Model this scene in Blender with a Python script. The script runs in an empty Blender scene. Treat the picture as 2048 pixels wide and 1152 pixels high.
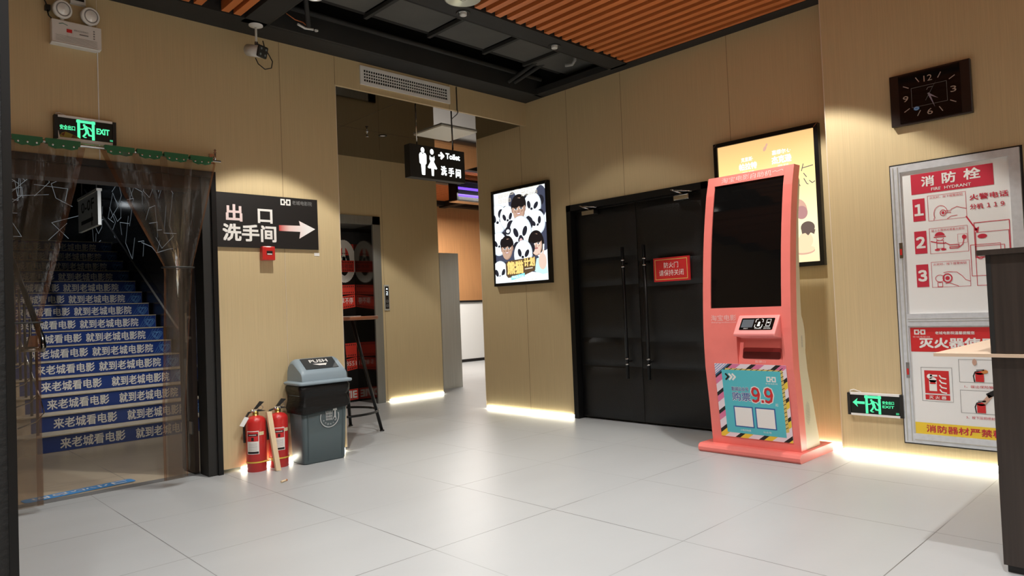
import bpy, math, random
from mathutils import Vector, Matrix
random.seed(7)
SC = bpy.context.scene
COL = SC.collection
R = math.radians

# ------------------------------------------------------------------ camera, world, exposure
CAMPOS = Vector((-5.1921, -5.0690, 1.1))
RIGHT = Vector((0.72003613, -0.69277578, -0.04012085))
DOWN = Vector((-0.00858701, 0.04891681, -0.99876594))
FWD = Vector((0.69388344, 0.71949208, 0.029273))
cam = bpy.data.objects.new('camera', bpy.data.cameras.new('camera'))
COL.objects.link(cam)
mw = Matrix((( RIGHT.x, -DOWN.x, -FWD.x, CAMPOS.x), (RIGHT.y, -DOWN.y, -FWD.y, CAMPOS.y),
             (RIGHT.z, -DOWN.z, -FWD.z, CAMPOS.z), (0, 0, 0, 1)))
cam.matrix_world = mw
cam.data.sensor_width = 36
cam.data.lens = 1393.3 / 2048 * 36
cam.data.clip_start = 0.05
SC.camera = cam
W = bpy.data.worlds.new('world'); SC.world = W; W.use_nodes = True
W.node_tree.nodes['Background'].inputs[0].default_value = (.9, .93, 1, 1)
W.node_tree.nodes['Background'].inputs[1].default_value = 0.0
SC.view_settings.view_transform = 'Standard'
SC.view_settings.look = 'None'
SC.view_settings.gamma = 1
SC.view_settings.use_curve_mapping = False
SC.view_settings.exposure = 0.0

def spot(name, loc, energy, half, blend=.1, color=(1, .95, .87), radius=.02, target=None):
    d = bpy.data.lights.new(name, 'SPOT')
    d.energy = energy; d.spot_size = R(half * 2); d.spot_blend = blend; d.color = color
    d.shadow_soft_size = radius
    o = bpy.data.objects.new(name, d); COL.objects.link(o); o.location = loc
    if target is not None:
        v = Vector(target) - Vector(loc); o.rotation_euler = v.to_track_quat('-Z', 'Y').to_euler()
    return o
def area(name, loc, energy, size, color=(1, .96, .9), rot=(0, 0, 0), sy=None):
    d = bpy.data.lights.new(name, 'AREA'); d.energy = energy; d.size = size; d.color = color
    if sy: d.shape = 'RECTANGLE'; d.size_y = sy
    o = bpy.data.objects.new(name, d); COL.objects.link(o); o.location = loc; o.rotation_euler = rot
    return o
WARM = (1, .97, .90); NEUT = (1, 1, .98)
# ceiling downlights; the lobby and passage spots are added fills
SPOTS = [('spot_wall_left', (-2.88, -.87, 3.2), 150, 42, .16, WARM),
         ('spot_wall_right', (-.92, -3.02, 3.2), 150, 45, .16, WARM),
         ('spot_corridor', (-.95, 1.25, 2.98), 85, 48, .2, WARM),
         ('spot_beam', (-.948, -1.285, 3.235), 105, 52, .25, WARM),
         ('spot_beam', (-1.945, -1.31, 3.235), 40, 52, .3, WARM),
         ('spot_passage_fill', (1.7, 1.3, 2.98), 70, 60, .5, NEUT),  # added to brighten the steel panel and floor beyond the lift
         ('spot_lobby_fill', (-2.35, -2.6, 3.2), 150, 56, .6, NEUT),  # wide unseen spots added to light the floor and kiosk front
         ('spot_lobby_fill', (-4.1, -2.1, 3.2), 125, 56, .6, NEUT),
         ('spot_lobby_fill', (-2.6, -4.6, 3.2), 165, 56, .6, NEUT),
         ('spot_lobby_fill', (-5.2, -4.2, 3.2), 165, 56, .6, NEUT)]
for n, l, e, h, b, c in SPOTS:
    spot(n, l, e, h, b, c, radius=.03)
# unseen area fills added behind the camera to lift the upper walls
area('foyer_fill_light', (-6.6, -6.4, 3.15), 70, 1.8, NEUT)
area('foyer_fill_light', (-3.4, -7.2, 3.15), 45, 1.8, NEUT)
# stairwell lamp, added stair foot fill and far room lamps
spot('spot_stairwell', (-3.2, 1.5, 3.05), 120, 34, 1.0, (1, .97, .92), radius=.05, target=(-3.25, 3.45, .5))
spot('stair_foot_fill', (-3.5, 1.55, 3.05), 55, 42, .6, (1, .96, .88), radius=.05)  # fill added to brighten the stairwell floor
area('far_room_light', (3.2, 4.6, 3.1), 230, 1.6, (1, .94, .86))

# ------------------------------------------------------------------ materials
def lin(c):
    c = c / 255.0
    return c / 12.92 if c <= .04045 else ((c + .055) / 1.055) ** 2.4
def rgb(r, g, b): return (lin(r), lin(g), lin(b), 1)
MATS = {}
def mat(name, col, rough=.5, metal=0, emit=None, es=1.0, spec=.5, noise=0, nscale=(8, 8, 8), bump=0, coat=0, alpha=None):
    if name in MATS: return MATS[name]
    m = bpy.data.materials.new(name); m.use_nodes = True
    nt = m.node_tree; b = nt.nodes['Principled BSDF']
    b.inputs['Base Color'].default_value = col
    b.inputs['Roughness'].default_value = rough
    b.inputs['Metallic'].default_value = metal
    b.inputs['Specular IOR Level'].default_value = spec
    b.inputs['Coat Weight'].default_value = coat
    if emit:
        b.inputs['Emission Color'].default_value = emit
        b.inputs['Emission Strength'].default_value = es
    if noise or bump:
        tc = nt.nodes.new('ShaderNodeTexCoord'); mp = nt.nodes.new('ShaderNodeMapping')
        mp.inputs['Scale'].default_value = nscale
        nz = nt.nodes.new('ShaderNodeTexNoise'); nz.inputs['Scale'].default_value = 1; nz.inputs['Detail'].default_value = 5
        nt.links.new(tc.outputs['Object'], mp.inputs['Vector']); nt.links.new(mp.outputs['Vector'], nz.inputs['Vector'])
        if noise:
            mx = nt.nodes.new('ShaderNodeMix'); mx.data_type = 'RGBA'
            mx.inputs['A'].default_value = tuple(x * (1 - noise) for x in col[:3]) + (1,)
            mx.inputs['B'].default_value = tuple(min(1, x * (1 + noise)) for x in col[:3]) + (1,)
            mr = nt.nodes.new('ShaderNodeMapRange'); mr.inputs['From Min'].default_value = .3; mr.inputs['From Max'].default_value = .7
            nt.links.new(nz.outputs['Fac'], mr.inputs['Value']); nt.links.new(mr.outputs['Result'], mx.inputs['Factor'])
            nt.links.new(mx.outputs['Result'], b.inputs['Base Color'])
        if bump:
            bp = nt.nodes.new('ShaderNodeBump'); bp.inputs['Strength'].default_value = bump; bp.inputs['Distance'].default_value = .01
            nt.links.new(nz.outputs['Fac'], bp.inputs['Height']); nt.links.new(bp.outputs['Normal'], b.inputs['Normal'])
    MATS[name] = m
    return m
def glow(name, col, s=1.0):
    if name in MATS: return MATS[name]
    return mat(name, (0.008, 0.008, 0.008, 1), .6, emit=col, es=s, spec=.05)

LAM = mat('laminate', rgb(205, 184, 143), .42, noise=.06, nscale=(190, 190, 2.2))
LAMD = mat('laminate_seam', rgb(150, 128, 98), .6)
LAML = mat('laminate_seam_light', rgb(225, 210, 190), .4)
BLACK = mat('black_paint', rgb(30, 30, 29), .55)
BLACKM = mat('black_metal', rgb(24, 24, 25), .35, .4)
CEILBLK = mat('ceiling_black', rgb(38, 38, 37), .75, noise=.25, nscale=(3, 3, 3))
VOID = mat('ceiling_void', rgb(20, 20, 20), .9)
DUCT = mat('duct_grey', rgb(78, 78, 75), .7, noise=.2, nscale=(2, 2, 2))
ORANGE = mat('orange_wood', rgb(205, 118, 62), .5, noise=.12, nscale=(40, 2, 40))
MIRROR = mat('tinted_mirror', rgb(78, 71, 65), .035, 1.0)
WHITE = mat('white_plastic', rgb(225, 225, 222), .45)
WHITEP = mat('white_paint', rgb(235, 235, 233), .55)
CHROME = mat('chrome', rgb(200, 200, 200), .18, 1)
STEEL = mat('brushed_steel', rgb(196, 196, 190), .34, .3, noise=.06, nscale=(90, 90, 1.5))
DSTEEL = mat('dark_steel', rgb(150, 153, 152), .27, .6, noise=.08, nscale=(90, 90, 1.5))
ALU = mat('aluminium', rgb(222, 226, 231), .3, .3, noise=.06, nscale=(30, 30, 30))
RED = mat('red_paint', rgb(200, 42, 40), .32, coat=.3)
REDP = mat('red_print', rgb(205, 40, 42), .5)
CRIM = mat('crimson_print', rgb(200, 44, 66), .5)
SALMON = mat('salmon_paint', rgb(242, 128, 119), .42, noise=.05, nscale=(5, 5, 5))
SALDARK = mat('slot_dark_red', rgb(150, 48, 46), .5)
SALLIGHT = mat('salmon_light', rgb(250, 150, 146), .4)
SHELL = mat('shell_beige', rgb(214, 205, 178), .45)
SCREEN = mat('black_glass', rgb(14, 13, 13), .06, spec=.35)
PRW = mat('print_white', rgb(238, 236, 232), .5)
PRB = mat('print_black', rgb(22, 20, 20), .5)
PRG = mat('print_grey', rgb(130, 130, 130), .5)
SILV = mat('silver_text', rgb(240, 200, 196), .4)
LEDW = glow('led_white', (1, .97, .80, 1), 26)
GREENG = glow('green_glow', (.10, .95, .42, 1), 1.2)
SIGNW = glow('sign_white', (.95, 1, .98, 1), 2.0)
WOOD = mat('pine_wood', rgb(228, 204, 168), .55, noise=.08, nscale=(30, 30, 3))
TABLEW = mat('table_wood', rgb(140, 84, 52), .45, noise=.15, nscale=(3, 30, 30))
DWOOD = mat('dark_wenge', rgb(54, 45, 40), .42, noise=.28, nscale=(45, 45, 1.2))
DBROWN = mat('dark_brown_door', rgb(46, 34, 28), .4, noise=.2, nscale=(40, 40, 1.5))
BEIGET = mat('beige_board', rgb(222, 196, 170), .45)
BIN = mat('bin_grey', rgb(82, 96, 100), .45)
BINL = mat('bin_lid_grey', rgb(138, 154, 164), .4)
BAG = mat('black_bag', rgb(16, 16, 16), .42, spec=.3, bump=.8, nscale=(9, 9, 45))
BRASS = mat('brass', rgb(190, 160, 90), .3, 1)
YEL = mat('yellow_band', rgb(225, 195, 80), .5)
BLUEP = mat('riser_blue', rgb(30, 62, 140), .38, noise=.2, nscale=(2, 2, 6))
LBLUE = mat('light_blue', rgb(70, 140, 205), .5)
MBLUE = mat('mark_blue', rgb(110, 165, 225), .5)
TEAL = mat('teal_print', rgb(86, 190, 202), .5)
NAVY = mat('navy_print', rgb(46, 92, 160), .5)
PINK = mat('pink_print', rgb(222, 120, 160), .5)
LPINK = mat('pale_print', rgb(236, 222, 230), .5)
YELP = mat('yellow_print', rgb(240, 205, 60), .5)
GOLDP = mat('tan_print', rgb(222, 196, 110), .5)
GREENP = mat('green_plastic', rgb(38, 104, 66), .45)
STEPT = mat('step_tile', rgb(214, 202, 180), .4, noise=.1, nscale=(12, 12, 12))
GRSTRIP = mat('grey_sill', rgb(112, 112, 112), .5)
DARKW = mat('stair_dark', rgb(26, 25, 26), .25)
GREYSIGN = mat('grey_sign', rgb(222, 228, 232), .5)

def floor_mat(name, c1, ox, oy, size, rough, groutc, nz=.05):
    m = bpy.data.materials.new(name); m.use_nodes = True
    nt = m.node_tree; b = nt.nodes['Principled BSDF']; N = nt.nodes.new; Lk = nt.links.new
    tc = N('ShaderNodeTexCoord'); sx = N('ShaderNodeSeparateXYZ'); Lk(tc.outputs['Object'], sx.inputs[0])
    outs = []
    for ax, o in (('X', ox), ('Y', oy)):
        a = N('ShaderNodeMath'); a.operation = 'SUBTRACT'; Lk(sx.outputs[ax], a.inputs[0]); a.inputs[1].default_value = o
        d = N('ShaderNodeMath'); d.operation = 'DIVIDE'; Lk(a.outputs[0], d.inputs[0]); d.inputs[1].default_value = size
        p = N('ShaderNodeMath'); p.operation = 'PINGPONG'; Lk(d.outputs[0], p.inputs[0]); p.inputs[1].default_value = .5
        outs.append(p)
    mn = N('ShaderNodeMath'); mn.operation = 'MINIMUM'; Lk(outs[0].outputs[0], mn.inputs[0]); Lk(outs[1].outputs[0], mn.inputs[1])
    lt = N('ShaderNodeMath'); lt.operation = 'LESS_THAN'; Lk(mn.outputs[0], lt.inputs[0]); lt.inputs[1].default_value = .0022 / size
    nz1 = N('ShaderNodeTexNoise'); nz1.inputs['Scale'].default_value = 1.4; nz1.inputs['Detail'].default_value = 6
    mp = N('ShaderNodeMapping'); mp.inputs['Scale'].default_value = (1, 2.5, 1)
    Lk(tc.outputs['Object'], mp.inputs[0]); Lk(mp.outputs[0], nz1.inputs['Vector'])
    mx = N('ShaderNodeMix'); mx.data_type = 'RGBA'
    mx.inputs['A'].default_value = tuple(x * (1 - nz) for x in c1[:3]) + (1,)
    mx.inputs['B'].default_value = tuple(x * (1 + nz) for x in c1[:3]) + (1,)
    Lk(nz1.outputs['Fac'], mx.inputs['Factor'])
    # grout is broken up by a second noise
    nz2 = N('ShaderNodeTexNoise'); nz2.inputs['Scale'].default_value = 1.1
    Lk(tc.outputs['Object'], nz2.inputs['Vector'])
    mr = N('ShaderNodeMapRange'); mr.inputs['From Min'].default_value = .38; mr.inputs['From Max'].default_value = .6
    mr.inputs['To Min'].default_value = .15
    Lk(nz2.outputs['Fac'], mr.inputs['Value'])
    ml = N('ShaderNodeMath'); ml.operation = 'MULTIPLY'; Lk(lt.outputs[0], ml.inputs[0]); Lk(mr.outputs[0], ml.inputs[1])
    m2 = N('ShaderNodeMix'); m2.data_type = 'RGBA'; Lk(mx.outputs['Result'], m2.inputs['A']); m2.inputs['B'].default_value = groutc
    Lk(ml.outputs[0], m2.inputs['Factor']); Lk(m2.outputs['Result'], b.inputs['Base Color'])
    b.inputs['Roughness'].default_value = rough
    nz3 = N('ShaderNodeTexNoise'); nz3.inputs['Scale'].default_value = 40
    Lk(tc.outputs['Object'], nz3.inputs['Vector'])
    bp = N('ShaderNodeBump'); bp.inputs['Strength'].default_value = .06; bp.inputs['Distance'].default_value = .004
    Lk(nz3.outputs['Fac'], bp.inputs['Height']); Lk(bp.outputs['Normal'], b.inputs['Normal'])
    MATS[name] = m
    return m
FLOOR = floor_mat('floor_tile', rgb(172, 174, 175), -1.6, -2.44, .812, .38, rgb(88, 86, 84))
FLOORS = floor_mat('stair_floor_tile', rgb(190, 174, 150), -3.75, .62, .8, .3, rgb(90, 80, 70), nz=.16)

def pvc(name, tint, haze, hazec, bump):
    m = bpy.data.materials.new(name); m.use_nodes = True
    nt = m.node_tree; nt.nodes.remove(nt.nodes['Principled BSDF']); N = nt.nodes.new; Lk = nt.links.new
    out = nt.nodes['Material Output']
    tr = N('ShaderNodeBsdfTransparent'); tr.inputs[0].default_value = tint
    gl = N('ShaderNodeBsdfGlossy'); gl.inputs['Roughness'].default_value = .16; gl.inputs['Color'].default_value = (.9, .88, .86, 1)
    df = N('ShaderNodeBsdfDiffuse'); df.inputs['Color'].default_value = hazec
    tc = N('ShaderNodeTexCoord'); nz = N('ShaderNodeTexNoise'); nz.inputs['Scale'].default_value = 9; nz.inputs['Detail'].default_value = 3
    mp = N('ShaderNodeMapping'); mp.inputs['Scale'].default_value = (2, 2, .7)
    Lk(tc.outputs['Object'], mp.inputs[0]); Lk(mp.outputs[0], nz.inputs['Vector'])
    bp = N('ShaderNodeBump'); bp.inputs['Strength'].default_value = bump; bp.inputs['Distance'].default_value = .02
    Lk(nz.outputs['Fac'], bp.inputs['Height']); Lk(bp.outputs['Normal'], gl.inputs['Normal'])
    fr = N('ShaderNodeFresnel'); fr.inputs['IOR'].default_value = 1.33; Lk(bp.outputs['Normal'], fr.inputs['Normal'])
    m1 = N('ShaderNodeMixShader'); m1.inputs[0].default_value = haze; Lk(tr.outputs[0], m1.inputs[1]); Lk(df.outputs[0], m1.inputs[2])
    m2 = N('ShaderNodeMixShader'); Lk(fr.outputs[0], m2.inputs[0]); Lk(m1.outputs[0], m2.inputs[1]); Lk(gl.outputs[0], m2.inputs[2])
    Lk(m2.outputs[0], out.inputs[0])
    return m
PVC = pvc('clear_pvc', (.84, .80, .76, 1), .06, rgb(150, 140, 128), .3)
PVCE = pvc('folded_pvc_edge', (.62, .50, .42, 1), .16, rgb(150, 104, 74), .3)
def ramp_mat(name, axis, stops, span, emit=0):
    """colour printed as a gradient along the object's own axis; span = (from, to) in metres"""
    m = bpy.data.materials.new(name); m.use_nodes = True
    nt = m.node_tree; b = nt.nodes['Principled BSDF']; N = nt.nodes.new; Lk = nt.links.new
    tc = N('ShaderNodeTexCoord'); sx = N('ShaderNodeSeparateXYZ'); Lk(tc.outputs['Object'], sx.inputs[0])
    mr = N('ShaderNodeMapRange'); mr.inputs['From Min'].default_value = span[0]; mr.inputs['From Max'].default_value = span[1]
    Lk(sx.outputs[axis], mr.inputs['Value'])
    cr = N('ShaderNodeValToRGB'); Lk(mr.outputs[0], cr.inputs[0])
    while len(cr.color_ramp.elements) < len(stops): cr.color_ramp.elements.new(.5)
    for e, (p, c) in zip(cr.color_ramp.elements, stops): e.position = p; e.color = c
    if emit:
        b.inputs['Base Color'].default_value = (.02, .02, .02, 1)
        Lk(cr.outputs[0], b.inputs['Emission Color']); b.inputs['Emission Strength'].default_value = emit
    else: Lk(cr.outputs[0], b.inputs['Base Color'])
    b.inputs['Roughness'].default_value = .5
    return m

# ------------------------------------------------------------------ geometry helpers
class F:
    """a drawing plane: origin, right, up, outward normal"""
    def __init__(s, o, u=(1, 0, 0), v=(0, 0, 1), n=(0, -1, 0)):
        s.o, s.u, s.v, s.n = Vector(o), Vector(u), Vector(v), Vector(n)
    def p(s, a, b, c=0): return s.o + s.u * a + s.v * b + s.n * c
def FA(x, z, y=0): return F((x, y, z))
def FB(y, z, x=0): return F((x, y, z), (0, -1, 0), (0, 0, 1), (-1, 0, 0))
_txt = {}
def text_mesh(s, bold):
    k = (s, bold)
    if k in _txt: return _txt[k]
    cu = bpy.data.curves.new('lettering', 'FONT'); cu.body = s; cu.size = 1; cu.offset = bold; cu.resolution_u = 2
    o = bpy.data.objects.new('lettering', cu); COL.objects.link(o)
    dg = bpy.context.evaluated_depsgraph_get(); dg.update()
    me = o.evaluated_get(dg).to_mesh()
    vs = [(v.co.x, v.co.y) for v in me.vertices]; fs = [tuple(p.vertices) for p in me.polygons]
    o.evaluated_get(dg).to_mesh_clear()
    bpy.data.objects.remove(o); bpy.data.curves.remove(cu)
    if not vs: vs = [(0, 0)]
    x0 = min(v[0] for v in vs); x1 = max(v[0] for v in vs); y0 = min(v[1] for v in vs); y1 = max(v[1] for v in vs)
    vs = [((x - x0) / max(x1 - x0, 1e-6), (y - y0) / max(y1 - y0, 1e-6)) for x, y in vs]
    _txt[k] = (vs, fs, (x1 - x0) / max(y1 - y0, 1e-6))
    return _txt[k]

class MB:
    def __init__(s): s.v, s.f, s.m, s.sm, s.ms = [], [], [], [], []
    def mi(s, m):
        if m not in s.ms: s.ms.append(m)
        return s.ms.index(m)
    def add(s, vs, fs, m, smooth=False):
        b = len(s.v); s.v += [tuple(v) for v in vs]; k = s.mi(m)
        for f in fs: s.f.append(tuple(b + i for i in f)); s.m.append(k); s.sm.append(smooth)
        return s
    def box(s, x0, x1, y0, y1, z0, z1, m):
        vs = [(x, y, z) for x in (x0, x1) for y in (y0, y1) for z in (z0, z1)]
        return s.add(vs, [(0, 1, 3, 2), (4, 6, 7, 5), (0, 4, 5, 1), (2, 3, 7, 6), (0, 2, 6, 4), (1, 5, 7, 3)], m)
    def fbox(s, fr, a0, a1, b0, b1, c0, c1, m):
        vs = [fr.p(a, b, c) for a in (a0, a1) for b in (b0, b1) for c in (c0, c1)]
        return s.add(vs, [(0, 1, 3, 2), (4, 6, 7, 5), (0, 4, 5, 1), (2, 3, 7, 6), (0, 2, 6, 4), (1, 5, 7, 3)], m)
    def hexa(s, bot, top, m):
        vs = list(bot) + list(top); n = len(bot)
        return s.add(vs, [tuple(range(n))[::-1], tuple(range(n, 2 * n))] + [(i, (i + 1) % n, n + (i + 1) % n, n + i) for i in range(n)], m)
    def prism(s, fr, pts, c0, c1, m, smooth=False):
        n = len(pts)
        vs = [fr.p(a, b, c0) for a, b in pts] + [fr.p(a, b, c1) for a, b in pts]
        s.add(vs, [tuple(range(n))[::-1], tuple(range(n, 2 * n))], m)
        b = len(s.v) - 2 * n; k = s.mi(m)
        for i in range(n): s.f.append((b + i, b + (i + 1) % n, b + n + (i + 1) % n, b + n + i)); s.m.append(k); s.sm.append(smooth)
        return s
    def tube(s, pts, r, m, seg=10, caps=True, smooth=True):
        pts = [Vector(p) for p in pts]; rings = []
        rr = r if isinstance(r, (list, tuple)) else [r] * len(pts)
        up = None
        for i, p in enumerate(pts):
            d = (pts[min(i + 1, len(pts) - 1)] - pts[max(i - 1, 0)]).normalized()
            if up is None: up = Vector((0, 0, 1)) if abs(d.z) < .9 else Vector((1, 0, 0))
            a = d.cross(up).normalized(); up = a.cross(d).normalized()
            rings.append([p + (a * math.cos(t) + up * math.sin(t)) * rr[i] for t in [2 * math.pi * k / seg for k in range(seg)]])
        vs = [q for ring in rings for q in ring]; fs = []
        for i in range(len(pts) - 1):
            for k in range(seg): fs.append((i * seg + k, i * seg + (k + 1) % seg, (i + 1) * seg + (k + 1) % seg, (i + 1) * seg + k))
        s.add(vs, fs, m, smooth)
        if caps: 
            b = len(s.v) - len(vs); k = s.mi(m)
            s.f.append(tuple(b + i for i in range(seg))[::-1]); s.m.append(k); s.sm.append(False)
            s.f.append(tuple(b + (len(pts) - 1) * seg + i for i in range(seg))); s.m.append(k); s.sm.append(False)
        return s
    def lathe(s, prof, m, c=(0, 0, 0), axis=(0, 0, 1), seg=24, smooth=True, capb=True, capt=True):
        ax = Vector(axis).normalized(); t = Vector((1, 0, 0)) if abs(ax.x) < .9 else Vector((0, 1, 0))
        a = ax.cross(t).normalized(); b2 = ax.cross(a); c = Vector(c); vs = []
        for r, h in prof:
            for k in range(seg):
                an = 2 * math.pi * k / seg; vs.append(c + ax * h + (a * math.cos(an) + b2 * math.sin(an)) * r)
        fs = [(i * seg + k, i * seg + (k + 1) % seg, (i + 1) * seg + (k + 1) % seg, (i + 1) * seg + k) for i in range(len(prof) - 1) for k in range(seg)]
        s.add(vs, fs, m, smooth)
        b = len(s.v) - len(vs); k = s.mi(m)
        if capb: s.f.append(tuple(b + i for i in range(seg))); s.m.append(k); s.sm.append(False)
        if capt: s.f.append(tuple(b + (len(prof) - 1) * seg + i for i in range(seg))); s.m.append(k); s.sm.append(False)
        return s
    # flat print on a plane
    def rect(s, fr, a0, b0, a1, b1, m, c=.001): return s.add([fr.p(a0, b0, c), fr.p(a1, b0, c), fr.p(a1, b1, c), fr.p(a0, b1, c)], [(0, 1, 2, 3)], m)
    clip = None
    def poly(s, fr, pts, m, c=.001):
        if s.clip:
            for ax, sg, lim in ((0, 1, s.clip[0]), (1, 1, s.clip[1]), (0, -1, s.clip[2]), (1, -1, s.clip[3])):
                out = []
                for i in range(len(pts)):
                    p, q = pts[i], pts[(i + 1) % len(pts)]; fp, fq = (p[ax] - lim) * sg, (q[ax] - lim) * sg
                    if fp >= 0: out.append(p)
                    if fp * fq < 0: k = fp / (fp - fq); out.append((p[0] + (q[0] - p[0]) * k, p[1] + (q[1] - p[1]) * k))
                pts = out
                if len(pts) < 3: return s
        return s.add([fr.p(a, b, c) for a, b in pts], [tuple(range(len(pts)))], m)
    def ell(s, fr, a, b, ra, rb, m, c=.001, rot=0, n=28, t0=0, t1=360):
        k = n if t1 - t0 >= 360 else n + 1; ca, sa = math.cos(R(rot)), math.sin(R(rot)); pts = []
        for i in range(k):
            t = R(t0 + (t1 - t0) * i / n); x, y = ra * math.cos(t), rb * math.sin(t); pts.append((a + x * ca - y * sa, b + x * sa + y * ca))
        return s.poly(fr, pts, m, c)
    def line(s, fr, pts, w, m, c=.001):
        c0 = c
        for k, ((a0, b0), (a1, b1)) in enumerate(zip(pts[:-1], pts[1:])):
            c = c0 + .00005 * k
            d = math.hypot(a1 - a0, b1 - b0)
            if d < 1e-9: continue
            nx, ny = -(b1 - b0) / d * w / 2, (a1 - a0) / d * w / 2
            ex, ey = (a1 - a0) / d * w * .3, (b1 - b0) / d * w * .3
            s.poly(fr, [(a0 + nx - ex, b0 + ny - ey), (a0 - nx - ex, b0 - ny - ey), (a1 - nx + ex, b1 - ny + ey), (a1 + nx + ex, b1 + ny + ey)], m, c)
        return s
    def ring(s, fr, a, b, ra, rb, w, m, c=.001, n=32, t0=0, t1=360):
        pts = [(a + ra * math.cos(R(t0 + (t1 - t0) * i / n)), b + rb * math.sin(R(t0 + (t1 - t0) * i / n))) for i in range(n + 1)]
        return s.line(fr, pts, w, m, c)
    def frame(s, fr, a0, b0, a1, b1, w, m, c=.001):
        return s.line(fr, [(a0, b0), (a1, b0), (a1, b1), (a0, b1), (a0, b0)], w, m, c)
    def text(s, fr, t, a0, b0, a1, b1, m, c=.002, bold=.015, fit=True):
        e = min(bold, .05) if bold > .012 else 0; bold = 0
        vs, fs, ar = text_mesh(t, bold)
        if not fit:
            w = (b1 - b0) * ar; mid = (a0 + a1) / 2; a0, a1 = mid - w / 2, mid + w / 2
        q = (b1 - b0) * .9 * e; a0 += q; a1 -= q; b0 += q; b1 -= q
        for i, (dx, dy) in enumerate(((0, 0),) if not e else ((-q, -q), (q, -q), (-q, q), (q, q))):
            s.add([fr.p(a0 + dx + x * (a1 - a0), b0 + dy + y * (b1 - b0), c + .00025 * i) for x, y in vs], fs, m)
        return s
    def build(s, name, parent=None, bevel=0, segs=2, origin=None, label=None):
        me = bpy.data.meshes.new(name)
        vs = s.v
        if parent is not None and origin is None: origin = parent.get('_o')
        o3 = Vector(origin) if origin is not None else Vector((0, 0, 0))
        me.from_pydata([tuple(Vector(v) - o3) for v in vs], [], s.f)
        for m in s.ms: me.materials.append(m)
        me.polygons.foreach_set('material_index', s.m); me.polygons.foreach_set('use_smooth', s.sm); me.update()
        o = bpy.data.objects.new(name, me); COL.objects.link(o)
        if parent is not None:
            o.parent = parent
            po = Vector(parent['_o']); o.location = o3 - po
        else: o.location = o3
        o['_o'] = tuple(o3)
        if bevel:
            b = o.modifiers.new('edge', 'BEVEL'); b.width = bevel; b.segments = segs; b.limit_method = 'ANGLE'; b.angle_limit = R(40)
        if label: o['label'] = label
        return o
def tag(o, label, cat, group=None):
    o['label'] = label; o['category'] = cat
    if group: o['group'] = group
    return o
def thing(name, loc, label, cat, group=None):
    o = bpy.data.objects.new(name, None); COL.objects.link(o); o.location = loc; o['_o'] = tuple(loc)
    o.empty_display_size = .1
    return tag(o, label, cat, group)
def struct(o): o['kind'] = 'structure'; return o
def wpos(o): return Vector(o['_o'])

# ================================================================== SETTING
H = 3.243      # underside of the ceiling grid
HD = 3.004     # underside of the header over the corridor
# floor
struct(MB().box(-9, 0.35, -9, .14, -.1, 0, FLOOR).box(-2.235, 9, .14, 8, -.1, 0, FLOOR).build('floor'))
struct(MB().box(-5.5, -2.235, .24, 8, -.1, -.001, FLOORS).box(-5.5, -2.235, .14, .24, -.1, .002, GRSTRIP).build('floor_stairwell'))
# left wall with the stairwell opening and the corridor header
OPX, OPZ = -3.262, 2.155
w = MB()
w.box(-9, -4.75, 0, .14, .03, 3.25, LAM).box(-4.75, OPX, 0, .14, OPZ, 3.25, LAM).box(OPX, -2.235, 0, .14, .03, 3.25, LAM)
w.box(-2.235, 0.0, 0, .03, HD, 3.25, LAM)
w.box(-3.976, -3.970, -.003, .001, OPZ, 2.89, WHITEP)
for x, z0, z1, mm in ((-3.973, OPZ, H, LAML), (-2.722, .03, H, LAMD), (-2.24, HD, H, LAMD), (-1.03, HD, H, LAMD)):
    w.box(x - .002, x + .002, -.0012, .001, z0, z1, mm)
w.box(-2.7235, -2.7205, -.0014, .001, .03, 1.6, LAML)
w.box(-2.239, -2.2345, -.001, .14, .03, HD, LAML)
struct(w.build('wall_left'))
# right wall with the double door opening, then its forward part
DY0, DY1, DZ = -.52, -2.075, 2.09
w = MB()
w.box(0, .32, DY0, .80, .03, 3.25, LAM).box(0, .32, DY1, DY0, DZ, 3.25, LAM).box(0, .32, -3.3, DY1, .03, 3.25, LAM)
for y, z0 in ((.10, .03), (-.559, DZ), (-1.226, DZ), (-2.3, .03)):
    w.box(-.0012, .001, y - .002, y + .002, z0, H, LAMD)
w.box(-.002, .005, .796, .801, .03, HD, LAML)
struct(w.build('wall_right'))
w = MB(); w.box(-.16, .3, -9, -3.112, .03, 3.25, LAM).box(-.1615, -.155, -3.116, -3.111, .03, 3.25, LAML)
struct(w.build('wall_right_projecting'))
# corridor: lift wall, ceiling of tinted mirror
EY = 2.3
w = MB()
w.box(-4.5 + 2.27, -1.35, EY, EY + .3, 0, HD + .03, LAM).box(-1.35, -.455, EY, EY + .3, 2.205, HD + .03, LAM).box(-.455, .575, EY, EY + .3, .03, HD + .03, LAM)
w.box(-.30 - .002, -.30 + .002, EY - .001, EY, .03, 2.9, LAMD)
struct(w.build('wall_corridor'))
struct(MB().box(-2.27, -2.236, .14, EY, .0, 3.1, LAM).build('wall_corridor_side'))
m = MB(); m.box(-2.235, 1.0, .03, EY, HD + .02, HD + .08, MIRROR)
for x in (-1.5,): m.box(x - .001, x + .001, .03, EY, HD + .0192, HD + .021, DBROWN)
m.box(-2.1, 1.0, 1.15, 1.152, HD + .0192, HD + .021, DBROWN)
struct(m.build('ceiling_corridor'))
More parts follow.
